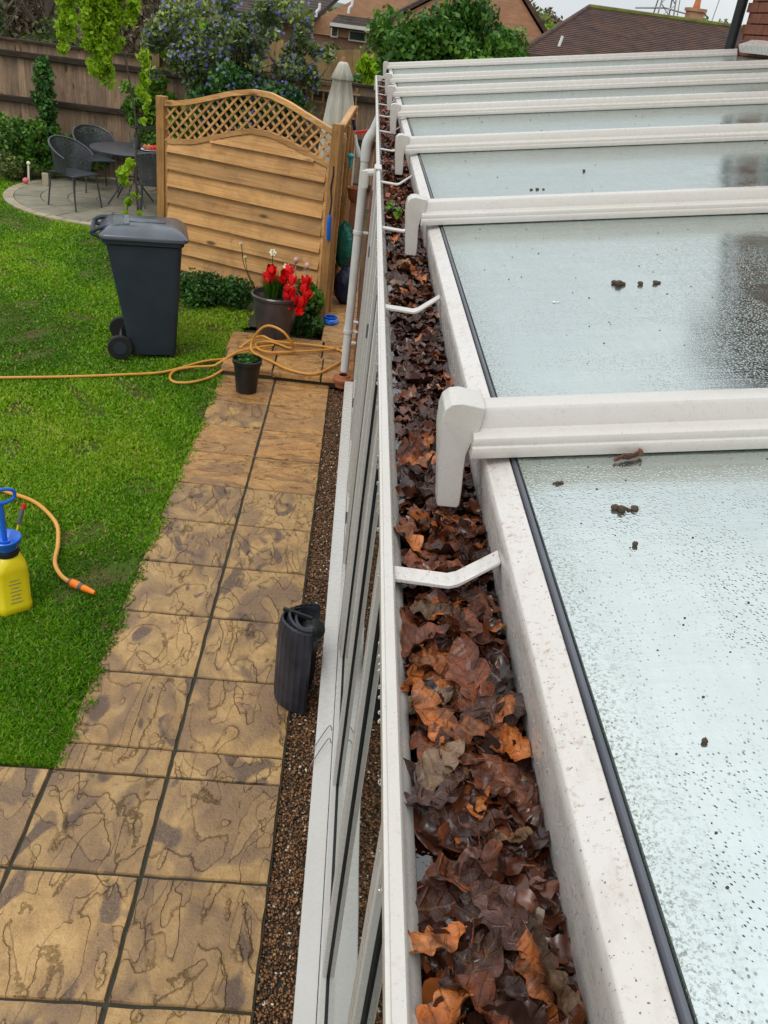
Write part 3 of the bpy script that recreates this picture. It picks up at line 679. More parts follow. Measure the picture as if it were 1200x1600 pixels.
# ------------------------------------------------------------------ HOUSE wall at the right
hw = thing('brick_house', 'red brick house wall with black downpipe at its corner, right of the conservatory roof', 'house', (XW, 7.9, 0))
m = MB(); m.box((1.5, -6.0, 2.6), (2.98, 11.98, 5.2)); m.build('wall', M_BRICKW, hw, smooth=False)
bm_ = MB(); bm_.box((0, 0, 0), (.05, .215, .065)); bme = bm_.mesh('brick', M_BRICK)
for rw in range(16):
    for c in range(4):
        y = -.11 - c * .225 - (.11 if rw % 2 else 0)
        inst('brick', bme, (.012 + rnd.uniform(-.002, .002), y, 2.78 + rw * .075), hw)
m = MB(); m.box((.02, -.5, 3.38), (.06, 1.0, 1.2), None); 
m = MB(); m.tube([(-.055, .03, .1), (-.055, .03, 5.0)], .042, 12); m.build('downpipe', M_BLACK, hw)
wn = MB(); wn.box((-.01, -1.1, 3.5), (.06, .9, 1.0)); wf = wn.build('window', M_UPVC, hw, bevel=.005)
wn = MB(); wn.box((-.044, -1.1, 3.5), (.006, .76, .86)); wn.build('pane', M_WGLASS, wf, smooth=False)
rf = MB(); rf.prism([(-.35, 5.1), (-.35, 5.25), (1.6, 6.3), (3.3, 5.25), (3.3, 5.1)], lambda p: (p[0], .3, p[1]), lambda p: (p[0], -12.3, p[1])); rf.build('roof', M_TILE2, hw, smooth=False)

# ------------------------------------------------------------------ GUTTER
gut = thing('gutter', 'white uPVC box gutter full of wet leaves along the conservatory eaves', 'gutter')
GY0, GY1 = -.7, 7.75
prof = [(.054, 2.262), (.0535, 2.255), (.056, 2.246), (.058, 2.235), (.062, 2.20), (.070, 2.172), (.082, 2.163), (.164, 2.163), (.1715, 2.172), (.1715, 2.214), (.1695, 2.214), (.1690, 2.178), (.162, 2.167), (.090, 2.167), (.085, 2.18), (.082, 2.21), (.0785, 2.230), (.0725, 2.2405), (.0675, 2.2475), (.0668, 2.262), (.0645, 2.2645), (.0570, 2.2645), (.0565, 2.2625)]
m = MB(); m.prism(prof, lambda p: (p[0], GY0, p[1]), lambda p: (p[0], GY1, p[1])); m.build('channel', M_UPVC, gut, ang=40)
m = MB(); m.box((.11, GY1 + .004, 2.214), (.118, .008, .108)); m.build('stop_end', M_UPVC, gut, bevel=.002)
for y in (.655, 1.485, 2.13, 2.78, 3.52, 4.10, 4.76, 5.40, 6.1, 6.8, 7.4):
    m = MB(); w2 = .021; th = .0035
    P = [(.0660, 2.2525), (.118, 2.2500), (.126, 2.2530), (.1600, 2.281), (.1600, 2.285), (.125, 2.2575), (.117, 2.2545), (.0660, 2.2570)]
    m.prism(P, lambda p: (p[0], y - w2 / 2, p[1]), lambda p: (p[0], y + w2 / 2, p[1])); m.build('bracket', M_UPVC_D if y < 1 else M_UPVC, gut, bevel=.0008)
m = MB(); m.prism([(.047, 2.20), (.046, 2.262), (.048, 2.270), (.070, 2.270), (.071, 2.262), (.0685, 2.255), (.0672, 2.2655), (.0535, 2.2655), (.0525, 2.255), (.0555, 2.20)], lambda p: (p[0], 2.93, p[1]), lambda p: (p[0], 3.02, p[1])); m.build('union', M_UPVC, gut, bevel=.001)
m = MB(); m.tube([(.02, 2.975, 2.245), (.05, 2.975, 2.25)], .012, 10); m.tube([(.02, 2.975, 2.20), (.02, 2.975, 2.252)], .013, 10); m.build('overflow_elbow', M_UPVC, gut)
# sludge and standing water lying in the channel
def strip(y0, y1, z, x0=.0815, x1=.1665, amp=0, ny=120, nx=8):
    V = []; F = []
    for j in range(ny + 1):
        for i in range(nx + 1):
            x = x0 + (x1 - x0) * i / nx; y = y0 + (y1 - y0) * j / ny; V.append((x, y, z + amp * math.sin(x * 130 + y * 9) * math.sin(y * 47 + x * 20)))
    for j in range(ny):
        for i in range(nx): a = j * (nx + 1) + i; F.append((a, a + 1, a + nx + 2, a + nx + 1))
    m = MB(); m.add(V, F); return m
lit = thing('leaf_litter', 'sodden mass of fallen brown oak leaves filling the white gutter', 'leaf litter', (0, 0, 0))
stuff(strip(-.3, GY1 - .01, 2.214, .0825, .1715, .004, 300).build('sludge', M_SLUDGE, lit))
stuff(tag(strip(-.3, GY1 - .012, 2.2225, .0800, .1718, 0).build('gutter_water', M_WATER), 'dark rainwater standing between the leaves in the gutter', 'water'))

def leaf_mesh(seed, mat, L=.055, n=16, curl=.3, fold=.25, twist=.4, lob=4.0, wid=.27):
    rr = random.Random(seed * 7 + 3); V = []; F = []
    bend = rr.uniform(-.5, .9) * curl; cols = (-1, -.6, 0, .6, 1)
    side = rr.uniform(-.12, .12); phL, phR = rr.uniform(0, .35), rr.uniform(0, .35)
    edgecurl = rr.uniform(-1.2, 1.6); amp = rr.uniform(.35, .55); tip = rr.uniform(.62, .8)
    for i in range(n + 1):
        t = i / n
        env = (math.sin(math.pi * min(1, t ** tip * .985 + .01))) ** .62 * (.55 + .55 * t if t < .8 else 1.0)
        def wd(ph):
            return wid * env * ((1 - amp) + amp * abs(math.sin(math.pi * (lob * t * (1 - .08 * t) + ph))) ** .55)
        wL, wR = wd(phL), wd(phR)
        if t < .14: wL *= .25 + t * 4.5; wR *= .25 + t * 4.5
        cx = side * math.sin(t * 3.1); zb = bend * (t - .5) ** 2 * 1.6
        for c in cols:
            wv = (wL if c < 0 else wR) * c
            z = zb + fold * abs(wv) * (1 + .6 * math.sin(t * 7 + seed)) + edgecurl * abs(wv) ** 2.2 * 1.5 + .040 * math.sin(t * 17 + c * 4 + seed) * abs(c) + .022 * math.sin(t * 31 + c * 9 + seed * 2) + twist * (t - .5) * wv
            V.append(((cx + wv) * L, (t - .5) * L, z * L))
    for i in range(n):
        for c in range(4): a = i * 5 + c; F.append((a, a + 1, a + 6, a + 5))
    k = len(V); s = .010
    V += [(-s * L, -.5 * L, 0), (s * L, -.5 * L, 0), (0 + .05 * L, -.68 * L, .05 * L)]; F.append((k, k + 1, k + 2))
    m = MB(); m.add(V, F); return m.mesh('oak_leaf', mat, True, 180)
LM = {}
for nm, mt in (('O', M_OAK_O), ('B', M_OAK_B), ('D', M_OAK_D), ('T', M_OAK_T), ('P', M_OAK_P)):
    LM[nm] = [leaf_mesh(s + hash(nm) % 1 * 0 + ord(nm), mt, L=.060, n=22, curl=.8, fold=rnd.uniform(-.5, .7), wid=rnd.uniform(.26, .36), lob=rnd.choice([3, 3.5, 4])) for s in range(6)]
ys = sorted([.15 + 2.35 * (rnd.random() ** 1.35) for _ in range(299)], reverse=True)
for y in ys:
    wet = 1.0 < y < 1.62; dark = y < .42
    k = rnd.choice('DDDBPPDDO' if wet else ('BDDDDDPPBTOB' if dark else ('OOOBBBBBDDDTP' if y < .95 else 'OOBBBBBDDDDPT')))
    sc = rnd.uniform(.55, 1.12)
    x = rnd.uniform(.097, .153) if sc > .85 else rnd.uniform(.091, .162)
    tilt = .09 if wet else (.22 if dark else .36)
    z = 2.231 + rnd.uniform(-.010, .009) + (0.0 if not dark else -.005)
    if wet: z = rnd.uniform(2.2185, 2.2275)
    if .30 < y < .43 and rnd.random() < .5: z = rnd.uniform(2.2200, 2.2265); tilt = .12
    inst('oak_leaf', rnd.choice(LM[k]), (x, y, z), lit, (rnd.gauss(0, tilt) * .8, rnd.gauss(0, tilt) * .8, rnd.uniform(0, 6.28)), (sc, sc, sc))
# far leaves: one mass
M_LEAFMASS = m_tone('far_leaf_mass', [(0, (.018, .008, .006)), (.4, (.065, .020, .010)), (.7, (.17, .048, .016)), (.9, (.36, .10, .025)), (1, (.24, .14, .075))], .24, .5)
protos = []
for s_ in range(8):
    me = leaf_mesh(400 + s_, M_LEAFMASS, L=1.0, n=12, curl=.9, fold=rnd.uniform(-.6, .8), wid=rnd.uniform(.28, .38), lob=3.2)
    v_ = np.array([v.co[:] for v in me.vertices]); f_ = np.array([p.vertices[:] for p in me.polygons if len(p.vertices) == 4]); protos.append((v_, f_))
VV = []; FF = []; TT = []; nb = 0
for k in range(4100):
    far = k < 2100
    y = (2.3 + (GY1 - 2.4) * rnd.random() ** 1.15) if far else .08 + 2.4 * rnd.random() ** 1.2
    L = rnd.uniform(.030, .050) if far else rnd.uniform(.030, .052)
    x = rnd.uniform(.089, .165); wet = 1.0 < y < 1.62
    z = 2.230 + rnd.uniform(-.010, .009) if far else (2.222 + rnd.uniform(-.007, .007) - (.003 if wet or .33 < y < .42 else 0))
    tl = .5 if far and not wet else (.12 if wet else .28); e = Euler((rnd.gauss(0, tl), rnd.gauss(0, tl), rnd.uniform(0, 6.28))).to_matrix(); e = np.array(e)
    v_, f_ = protos[k % 8]
    VV.append((v_ * L) @ e.T + np.array((x, y, z))); FF.append(f_ + nb); nb += len(v_); t = rnd.betavariate(1.6, 1.9) if far else rnd.betavariate(1.3, 2.6); TT += [t] * len(f_)
stuff(npmesh('leaf_mass', np.concatenate(VV), np.concatenate(FF), M_LEAFMASS, lit, TT, True))
# standout leaves lying on top: things of their own
def hero(seed, mat, loc, rot, L, label, curl=.6, fold=.3, wid=.3, lob=3.5, n=26):
    loc = (.001 + loc[0] * .972, loc[1] * .966, loc[2] + .0165); L *= 1.22
    o = inst('oak_leaf', leaf_mesh(seed, mat, L=L, n=n, curl=curl, fold=fold, wid=wid, lob=lob), loc, None, rot)
    tag(o, label, 'leaf', 'larger fallen oak leaves lying on top in the gutter')
hero(3, M_OAK_O, (.101, .692, 2.222), (.10, .05, 1.75), .066, 'bright orange spiky oak leaf just beyond the nearest gutter bracket', .3, .15, .25, 3.5)
hero(5, M_OAK_B, (.093, .595, 2.224), (.2, -.3, -1.0), .050, 'two-lobed brown leaf just in front of the nearest gutter bracket', .5, .4, .32, 3)
hero(8, M_OAK_O, (.094, .505, 2.226), (.0, .2, .25), .054, 'rounded orange leaf with domed top against the left gutter wall side', -.9, -.5, .36, 2.2)
hero(9, M_OAK_O, (.132, .500, 2.227), (.15, -.1, -1.05), .056, 'orange lobed leaf touching the white eaves beam, pair to the rounded one', -.7, -.35, .30, 2.6)
hero(12, M_OAK_T, (.101, .452, 2.2245), (.12, .1, -.55), .050, 'pale tan dry oak leaf with visible veins, below the rounded orange leaf', .2, .12, .27, 4)
hero(15, M_OAK_O, (.083, .555, 2.230), (.3, 1.15, -.1), .046, 'thin orange leaf standing on edge at the left wall of the gutter', .5, .5, .22, 3)
hero(17, M_OAK_P, (.132, .338, 2.219), (.05, .1, .5), .046, 'large crinkled purple-brown leaf with pale veins lying flat and wet', -.4, -.2, .40, 3)
hero(19, M_OAK_T, (.150, .303, 2.224), (.2, .9, .35), .052, 'long tan curled leaf leaning on the eaves beam near the bottom', .7, .9, .18, 2)
hero(21, M_OAK_B, (.118, .262, 2.221), (.1, .3, .8), .056, 'rusty brown folded leaf at the bottom middle of the gutter', .4, .7, .24, 3)
hero(23, M_OAK_O, (.093, .268, 2.220), (.3, -.4, -.6), .046, 'curled orange-brown leaf at the bottom left of the gutter', .8, .6, .26, 3)
hero(25, M_OAK_P, (.092, .425, 2.220), (.1, -.2, -1.2), .042, 'dull mauve leaf with a dark wet hollow beside the pale tan leaf', .6, .5, .28, 3)
hero(27, M_OAK_O, (.088, .318, 2.220), (.2, .3, 2.2), .040, 'small amber leaf against the left wall below the wet patch', .6, .4, .3, 3)
hero(29, M_OAK_O, (.088, .775, 2.221), (.2, .2, .7), .050, 'orange star-shaped leaf left of the hanging end cap', .5, .3, .25, 3.5)
hero(31, M_OAK_B, (.134, .555, 2.226), (.2, -.3, .2), .058, 'broad chestnut brown leaf against the eaves beam', .5, .5, .33, 3)

# ------------------------------------------------------------------ debris on the glass roof
def debris(x, y, parts, label, nm='moss_clump', cat='debris', mat=M_DEBRIS, grp=None):
    m = MB((x, y, gz(x)))
    for (dx, dy, r, sz) in parts:
        r *= .72; m.ico((x + dx, y + dy, gz(x + dx) + r * sz * .7), r, 2, (1, 1, sz), .12)
    o = m.build(nm, mat); o.location = (x, y, gz(x)); tag(o, label, cat, grp); return o
debris(.202 + .015, .725, [(0, 0, .0032, .8), (.004, .001, .003, .7), (-.003, .001, .002, .6)], 'small dark moss clump nearest the eaves gasket on the first full pane')
debris(.267, .672, [(-.008, .002, .005, .8), (-.003, -.002, .0055, .9), (.004, -.001, .003, .5), (.009, 0, .005, .7), (.003, .003, .002, .4)], 'large brown moss clump with pale rim on the first full pane')
debris(.261, .612, [(0, 0, .0035, 1.0)], 'single round dark pellet below the large moss clump', 'pellet')
debris(.245, .386, [(0, 0, .0030, 1.0)], 'lone round brown pellet in the middle of the near pane', 'pellet')
o = MB((.294, .769, gz(.294))); o.tube(spline([(.280, .765, gz(.28) + .003), (.289, .769, gz(.289) + .005), (.297, .770, gz(.297) + .004), (.308, .776, gz(.308) + .006)], 4), [.002] * 4 + [.003] * 4 + [.0024] * 4 + [.004], 6); o = o.build('twig', M_OAK_B); o.location = (.294, .769, gz(.294)); tag(o, 'short reddish brown twig on the glass just below the nearest glazing bar', 'twig')
debris(.435, 1.394, [(-.004, .008, .007, .7), (0, -.004, .009, .8), (.008, -.002, .006, .7)], 'brown moss clump, left one of three on the second pane')
debris(.470, 1.390, [(0, 0, .0065, .7)], 'round moss bead, middle one of three on the second pane')
debris(.495, 1.392, [(0, 0, .007, .7), (.006, .002, .005, .6)], 'moss bead, right one of three on the second pane')
debris(.318, 1.309, [(0, 0, .004, .5), (.006, 0, .003, .5)], 'pale wet droplet clump left of the moss beads on the second pane', 'bird_dropping', 'debris', M_WHITEP)
debris(.431, 2.263, [(0, 0, .006, .5), (.015, .002, .007, .5), (.03, 0, .005, .5)], 'thin line of moss crumbs on the third pane')
debris(.612, 2.51, [(0, 0, .006, .8)], 'tiny dark moss crumb in the upper middle of the third pane')
debris(.736, 2.17, [(0, 0, .007, .7)], 'tiny dark moss crumb near the lower bar of the third pane')
debris(.45, 4.53, [(0, 0, .012, .8)], 'small moss crumb on the fifth pane far up the roof')
for k in range(60):     # very small grit
    pass
V = []; gm = MB()
for k in range(260):
    y = .2 + 4.8 * rnd.random() ** 1.6; x = .215 + (1.2 * (y + .2) / 3) * rnd.random() ** 1.3; r = rnd.uniform(.0003, .0008) * (1 + y * .5)
    gm.ico((x, y, gz(x) + r * .4), r, 1, (1.2, 1, .6), .2)
stuff(tag(gm.build('grit', M_DEBRIS), 'scattered dark grit and crumbs stuck to the wet glass roof', 'grit'))
dm = MB()
M_DROP = NB('water_bead'); _g = M_DROP.n('ShaderNodeBsdfGlass'); _g.inputs['IOR'].default_value = 1.33; _g.inputs['Roughness'].default_value = .02; M_DROP.l(_g.outputs[0], M_DROP.o.inputs[0]); M_DROP = M_DROP.m
for k in range(240):
    y = .2 + 1.6 * rnd.random() ** 1.3; z = rnd.uniform(2.245, 2.285); dm.ico((.1572 + (2.300 - z) * .192, y, z), rnd.uniform(.0010, .0024), 1, (.7, 1, 1.2))
for k in range(60):
    y = .3 + 2.0 * rnd.random(); dm.ico((.0535, y, rnd.uniform(2.20, 2.248) * 0 + 2.249), rnd.uniform(.0012, .0026), 1, (.8, 1, 1.2))
stuff(tag(dm.build('raindrops', M_DROP), 'clear raindrops hanging on the white eaves beam and gutter lip', 'raindrops'))

# ------------------------------------------------------------------ DOWNPIPE
dp = thing('downpipe', 'round white plastic downpipe bending from the gutter to a terracotta gully', 'downpipe', (.035, 6.72, 0))
m = MB(); m.tube([(0, 0, .13), (0, 0, 1.80)], .034, 18); m.build('pipe', M_DOWNP, dp)
m = MB(); m.tube(spline([(0, 0, 1.76), (0, 0, 1.86), (.012, .0, 1.91), (.04, .0, 1.96)], 5), .039, 18); m.build('bend', M_DOWNP, dp)
m = MB(); m.tube([(.03, .0, 1.94), (.085, .0, 2.10), (.085, .0, 2.17)], .034, 18); m.build('swan_neck', M_DOWNP, dp)
for z in (1.25, .47):
    m = MB(); m.tube([(0, 0, z - .012), (0, 0, z + .012)], .040, 18); m.tube([(.03, 0, z), (.11, 0, z)], .012, 8); m.build('clip', M_DOWNP, dp)
gl = MB(); gl.lathe([(.030, .0), (.060, .0), (.070, .05), (.085, .055), (.088, .075), (.078, .085), (.058, .082), (.050, .10), (.035, .10)], 24, (.03, 6.66, .02)); tag(gl.build('drain_gully', M_TERRA), 'round terracotta drain collar at the foot of the white downpipe', 'drain')
for i, z in enumerate((.46, .28)):
    m = MB(); m.tube(spline([(.13, 7.0, z), (.05, 7.0, z), (.02, 7.0, z - .01), (.01, 7.0, z - .05), (.012, 7.0, z - .09)], 5), .013, 10)
    tag(m.build('overflow_pipe', M_WHITEP), ('upper' if i == 0 else 'lower') + ' of two small curved white pipes behind the downpipe', 'pipe')

# ------------------------------------------------------------------ SCREEN PANEL with lattice
LP, RP = Vector((-1.88, 9.0, 0)), Vector((-.205, 8.28, 0))
PLn = (RP - LP).length; pang = math.atan2(RP.y - LP.y, RP.x - LP.x)
scr = thing('lattice_fence_panel', 'golden pine fence panel with arched lattice top facing the lawn', 'fence', LP, pang)
topc = [(.0, 1.735), (.1, 1.745), (.31, 1.790), (.516, 1.852), (.718, 1.915), (.916, 1.955), (1.112, 1.955), (1.309, 1.905), (1.507, 1.835), (1.703, 1.765), (1.81, 1.74)]
lowc = [(.0, 1.405), (.1, 1.410), (.313, 1.441), (.523, 1.507), (.728, 1.577), (.93, 1.632), (1.13, 1.632), (1.331, 1.590), (1.531, 1.525), (1.728, 1.47), (1.81, 1.45)]
def ip(cv, x): return float(np.interp(x, [a for a, b in cv], [b for a, b in cv]))
def post(x, h, mat=M_PINEV, w=.085):
    m = MB(); m.box((x, 0, h / 2), (w, w, h)); o = m.build('post', mat, scr, bevel=.006, seg=2)
    m = MB(); m.lathe([(.0, h + .03), (.030, h + .022), (.046, h), (.046, h - .01)], 4); return o
post(-.045, 1.79); post(PLn - .02, 1.82)
x0p, x1p = .0, PLn - .065
def curved_rail(cv, dz, th, dep, name):
    m = MB(); N = 36
    xs = [x0p + (x1p - x0p) * i / N for i in range(N + 1)]
    poly = [(x, ip(cv, x) + dz + th / 2) for x in xs] + [(x, ip(cv, x) + dz - th / 2) for x in xs[::-1]]
    n = len(poly); vs = [(p[0], -dep / 2, p[1]) for p in poly] + [(p[0], dep / 2, p[1]) for p in poly]
    fs = []
    k = N + 1
    for i in range(N):
        j = n - 1 - i
        fs += [(i, i + 1, j - 1, j), (n + i, n + j, n + j - 1, n + i + 1), (i, n + i, n + i + 1, i + 1), (j, j - 1, n + j - 1, n + j)]
    m.add(vs, fs); return m.build(name, M_PINE, scr)
curved_rail(topc, 0, .045, .055, 'top_rail'); curved_rail(lowc, 0, .045, .050, 'arch_rail')
for xx in (x0p + .015, x1p - .015):
    m = MB(); m.box((xx, 0, .72), (.03, .05, 1.38)); m.build('side_batten', M_PINE, scr, bevel=.003)
# lattice laths, clipped to the band between the rails
def lattice(sgn, dy):
    pitch = .098
    for k in range(-6, 30):
        c = k * pitch; pts = []
        for i in range(400):
            z = 1.38 + i * .0016; x = c + sgn * (z - 1.6)
            if x0p < x < x1p and ip(lowc, x) < z < ip(topc, x): pts.append((x, z))
        if len(pts) < 12: continue
        a, b = pts[0], pts[-1]; m = MB(); m.beam((a[0], dy, a[1]), (b[0], dy, b[1]), .020, .008, (0, 1, 0))
        m.build('lath', M_PINE, scr, smooth=False)
lattice(1, -.005); lattice(-1, .0045)
zb = .05; k = 0
while zb < 1.62:
    zt = zb + .175
    # boards above the springing are clipped by the arch: shorten in x
    xs = [x0p + .03 + (x1p - x0p - .06) * i / 120 for i in range(121)]
    ok = [x for x in xs if ip(lowc, x) > zb + .03]
    if len(ok) > 6:
        a, b = ok[0], ok[-1]; m = MB(); N = 12
        P = [(a + (b - a) * i / N) for i in range(N + 1)]; V = []
        for x in P:
            t = min(zt, ip(lowc, x) + .0)
            wob = .002 * math.sin(x * 5 + k * 3)
            for (yy, z) in ((-.046, zb + wob), (-.026, zb + wob), (.006, t), (-.004, t)): V.append((x, yy, z))
        F = []
        for i in range(N):
            for q in range(4): F.append((i * 4 + q, i * 4 + (q + 1) % 4, (i + 1) * 4 + (q + 1) % 4, (i + 1) * 4 + q))
        F += [(0, 1, 2, 3), tuple(N * 4 + q for q in range(4))[::-1]]
        m.add(V, F); m.build('board', M_PINE, scr, smooth=False)
    zb += .158; k += 1
# second panel behind, seen edge on, with posts
sc2 = thing('side_fence_panel', 'rough pine fence panel seen edge-on behind the lattice panel, hung with tools', 'fence', (-.20, 8.42, 0), R(88))
for x in (2.05,):
    m = MB(); m.box((x, 0, .9), (.085, .085, 1.78)); m.build('post', M_PINEV, sc2, bevel=.006)
for k in range(11):
    m = MB(); z = .06 + k * .155; m.box((1.0, -.012 if k % 2 else .0, z + .085), (1.96, .013, .18), (R(5), 0, 0)); m.build('board', M_PINED if k % 3 else M_PINE, sc2, smooth=False)
for x in (.02, .68, 1.33, 1.98):
    m = MB(); m.box((x, -.035, .87), (.045, .03, 1.72)); m.build('batten', M_PINE, sc2, bevel=.003)
m = MB(); m.box((1.0, -.0, 1.775), (2.0, .06, .03)); m.build('top_cap', M_PINE, sc2, bevel=.004)

# tools and bits hanging on / standing behind it
m = MB(); m.tube(spline([(-.236, 8.245, 1.47), (-.232, 8.24, 1.40), (-.243, 8.24, 1.28), (-.228, 8.24, 1.17), (-.236, 8.24, 1.05)], 6), .007, 6); tag(m.build('cord', M_NAVY), 'dark twisted cord hanging down the right post of the lattice panel', 'cord')
m = MB(); m.tube([(-.234, 8.235, 1.05), (-.236, 8.235, 1.02), (-.228, 8.235, .85), (-.226, 8.235, .82)], [.012, .021, .021, .015], 10); tag(m.build('brush_handle', M_BLUE), 'blue plastic handle hanging on the right post of the lattice panel', 'tool')
br = thing('long_brush', 'white scraper with dark grip leaning on the side fence panel top', 'brush', (-.06, 9.5, 1.45))
m = MB(); m.tube([(-.05, 0, .30), (-.028, 0, .20)], .018, 8); m.build('grip', M_NAVY, br)
m = MB(); m.tube([(-.028, 0, .20), (.0, 0, .08), (.025, 0, .0), (.035, 0, -.05)], [.014, .016, .030, .018], 8); m.build('head', M_WHITEP, br)
m = MB(); m.beam((-.09, 9.5, 1.625), (.10, 9.5, 1.668), .028, .028); tag(m.build('red_pole', M_RED), 'short red horizontal pole behind the white downpipe top', 'pole')
m = MB(); m.ico((-.10, 9.0, 1.47), .035, 2, (1.1, .8, .7)); m.tube([(-.10, 9.0, 1.47), (-.09, 9.0, 1.36)], .012, 8); tag(m.build('turquoise_peg', M_TEALP), 'small turquoise plastic grip on the side fence panel', 'grip')
m = MB(); m.ico((-.09, 9.0, .62), .15, 3, (.62, .8, 1.55), .09); tag(m.build('green_sack', M_TEAL), 'crumpled green plastic sack behind the pine panel post', 'sack')
m = MB(); m.ico((-.03, 8.8, .26), .15, 3, (.75, .9, 1.3), .10); tag(m.build('navy_sack', M_NAVY), 'dark navy bin bag under the green sack', 'bag')
m = MB(); m.lathe([(.05, 1.03), (.075, 1.06), (.095, 1.16), (.10, 1.17), (.085, 1.17), (.07, 1.08), (.0, 1.08)], 18, (-.01, 9.1, 0)); m.box((-.01, 9.1, .515), (.10, .10, 1.03)); tag(m.build('terracotta_stand', M_TERRA), 'terracotta pot on a brown stand behind the downpipe', 'pot')
m = MB(); m.tube(spline([(-.19, 8.08, .10), (-.15, 8.02, .10), (-.10, 8.06, .10), (-.09, 8.13, .10), (-.14, 8.17, .10), (-.19, 8.14, .10)], 5, True), .028, 8, True); m.lathe([(.0, .095), (.05, .095), (.065, .14), (.045, .14)], 14, (-.14, 8.10, 0)); tag(m.build('blue_dish', M_BLUE), 'small bright blue plastic dish on the raised paving by the post', 'dish')

# ------------------------------------------------------------------ WHEELIE BIN
bn = thing('wheelie_bin', 'charcoal grey wheelie bin on the lawn, its lid paled by painted-in reflections', 'bin', (-1.66, 7.07, 0), R(13))
def rrect(hx, hy, r, n=4):
    P = []
    for (sx, sy, a0) in ((1, 1, 0), (-1, 1, 90), (-1, -1, 180), (1, -1, 270)):
        for k in range(n + 1): a = R(a0 + 90 * k / n); P.append((sx * (hx - r) + r * math.cos(a), sy * (hy - r) + r * math.sin(a)))
    return P
def loft(levels, close=True):
    """levels: (z, x0, x1, hy, r)"""
    m = MB(); vs = []; n = 20
    for (z, x0, x1, hy, r) in levels:
        cx, hx = (x0 + x1) / 2, (x1 - x0) / 2
        vs += [(cx + p[0], p[1], z) for p in rrect(hx, hy, r)]
    fs = [(l * n + i, l * n + (i + 1) % n, (l + 1) * n + (i + 1) % n, (l + 1) * n + i) for l in range(len(levels) - 1) for i in range(n)]
    if close: fs += [tuple(range(n))[::-1], tuple((len(levels) - 1) * n + i for i in range(n))]
    m.add(vs, fs); return m
loft([(.03, -.125, .235, .205, .03), (.05, -.13, .24, .21, .04), (.22, -.155, .25, .225, .04), (.60, -.225, .27, .25, .045), (.93, -.285, .288, .272, .05), (.945, -.315, .305, .288, .05), (.975, -.32, .308, .29, .05), (.98, -.30, .29, .27, .05)]).build('body', M_BINB, bn, ang=40)
lid = loft([(.978, -.33, .335, .300, .05), (1.0, -.335, .34, .303, .05), (1.012, -.325, .33, .293, .05), (1.03, -.30, .31, .27, .05), (1.055, -.27, .27, .235, .06), (1.066, -.22, .22, .19, .08)]).build('lid', M_LID, bn, ang=60)
m = MB(); m.box((.02, 0, 1.068), (.30, .10, .012)); m.box((-.13, .0, 1.066), (.05, .30, .018)); m.build('lid_rib', M_LID, lid, bevel=.004)
m = MB(); m.tube([(-.385, -.20, 1.0), (-.385, .20, 1.0)], .016, 10); m.build('handle', M_BINB, bn)
for s in (-1, 1):
    m = MB(); m.tube(spline([(-.29, s * .19, .955), (-.34, s * .19, .975), (-.385, s * .19, 1.0), (-.33, s * .19, 1.035), (-.25, s * .17, 1.045)], 4), .017, 8); m.build('hinge', M_BINB, bn)
for s in (-1, 1):
    wl = MB(); wl.tube([(-.205, s * .215, .10), (-.205, s * .262, .10)], .10, 28); wo = wl.build('wheel', M_TYRE, bn, bevel=.008, seg=2)
    h = MB(); h.tube([(-.205, s * .258, .10), (-.205, s * .268, .10)], .052, 20); h.build('hub', M_BINB, wo)
m = MB(); m.tube([(-.205, -.26, .10), (-.205, .26, .10)], .012, 8); m.build('axle', M_STEEL, bn)

# ------------------------------------------------------------------ POTS
pb = thing('nursery_pot', 'small black plastic plant pot with green seedlings on the path', 'plant pot', (-.725, 6.40, 0))
m = MB(); m.lathe([(.0, .004), (.082, .004), (.090, .10), (.106, .23), (.115, .235), (.117, .268), (.110, .27), (.104, .235), (.0, .232)], 28); m.build('pot', M_POTB, pb)
m = MB(); m.lathe([(.0, .243), (.103, .238)], 20); m.build('compost', M_COMPOST, pb)
def leafcloud(name, mat, centers, radii, n, size, parent=None, tone_mu=.5, flat=.0, elong=1.6, off=(0, 0, 0), up=0.0, tsd=.2):
    centers = np.asarray(centers, float); radii = np.asarray(radii, float)
    if radii.ndim == 1: radii = np.stack([radii] * 3, 1)
    vol = radii.prod(1) ** .75; pk = nr.choice(len(centers), n, p=vol / vol.sum())
    d = nr.normal(size=(n, 3)); d /= np.linalg.norm(d, axis=1)[:, None]
    rr = nr.uniform(0, 1, n) ** .38
    P = centers[pk] + d * rr[:, None] * radii[pk]
    a = nr.normal(size=(n, 3)); a[:, 2] *= (1 - flat); a[:, 2] -= up; a /= np.linalg.norm(a, axis=1)[:, None]
    b = np.cross(a, nr.normal(size=(n, 3))); b /= np.linalg.norm(b, axis=1)[:, None]
    s = size * nr.uniform(.6, 1.3, n)[:, None]
    ax, bx = a * s * elong * .5, b * s * .5
    V = np.stack([P - ax, P + bx - ax * .1, P + ax, P - bx - ax * .1], 1) - np.asarray(off)
    F = np.arange(n * 4).reshape(n, 4)
    ct = nr.normal(0, .12, len(centers)); tone = np.clip(tone_mu + ct[pk] + nr.normal(0, tsd, n), 0, 1)
    return npmesh(name, V.reshape(-1, 3), F, mat, parent, tone)
leafcloud('seedling', M_LDEEP, [(0, 0, .262), (.04, .02, .258), (-.05, .0, .256), (0, -.05, .255), (0, .06, .258)], [.05, .04, .04, .035, .035], 420, .018, pb, .62)
bp = thing('flower_pot', 'large dark glazed pot with red tulips and pale daffodils', 'flower pot', (-.63, 7.58, .035))
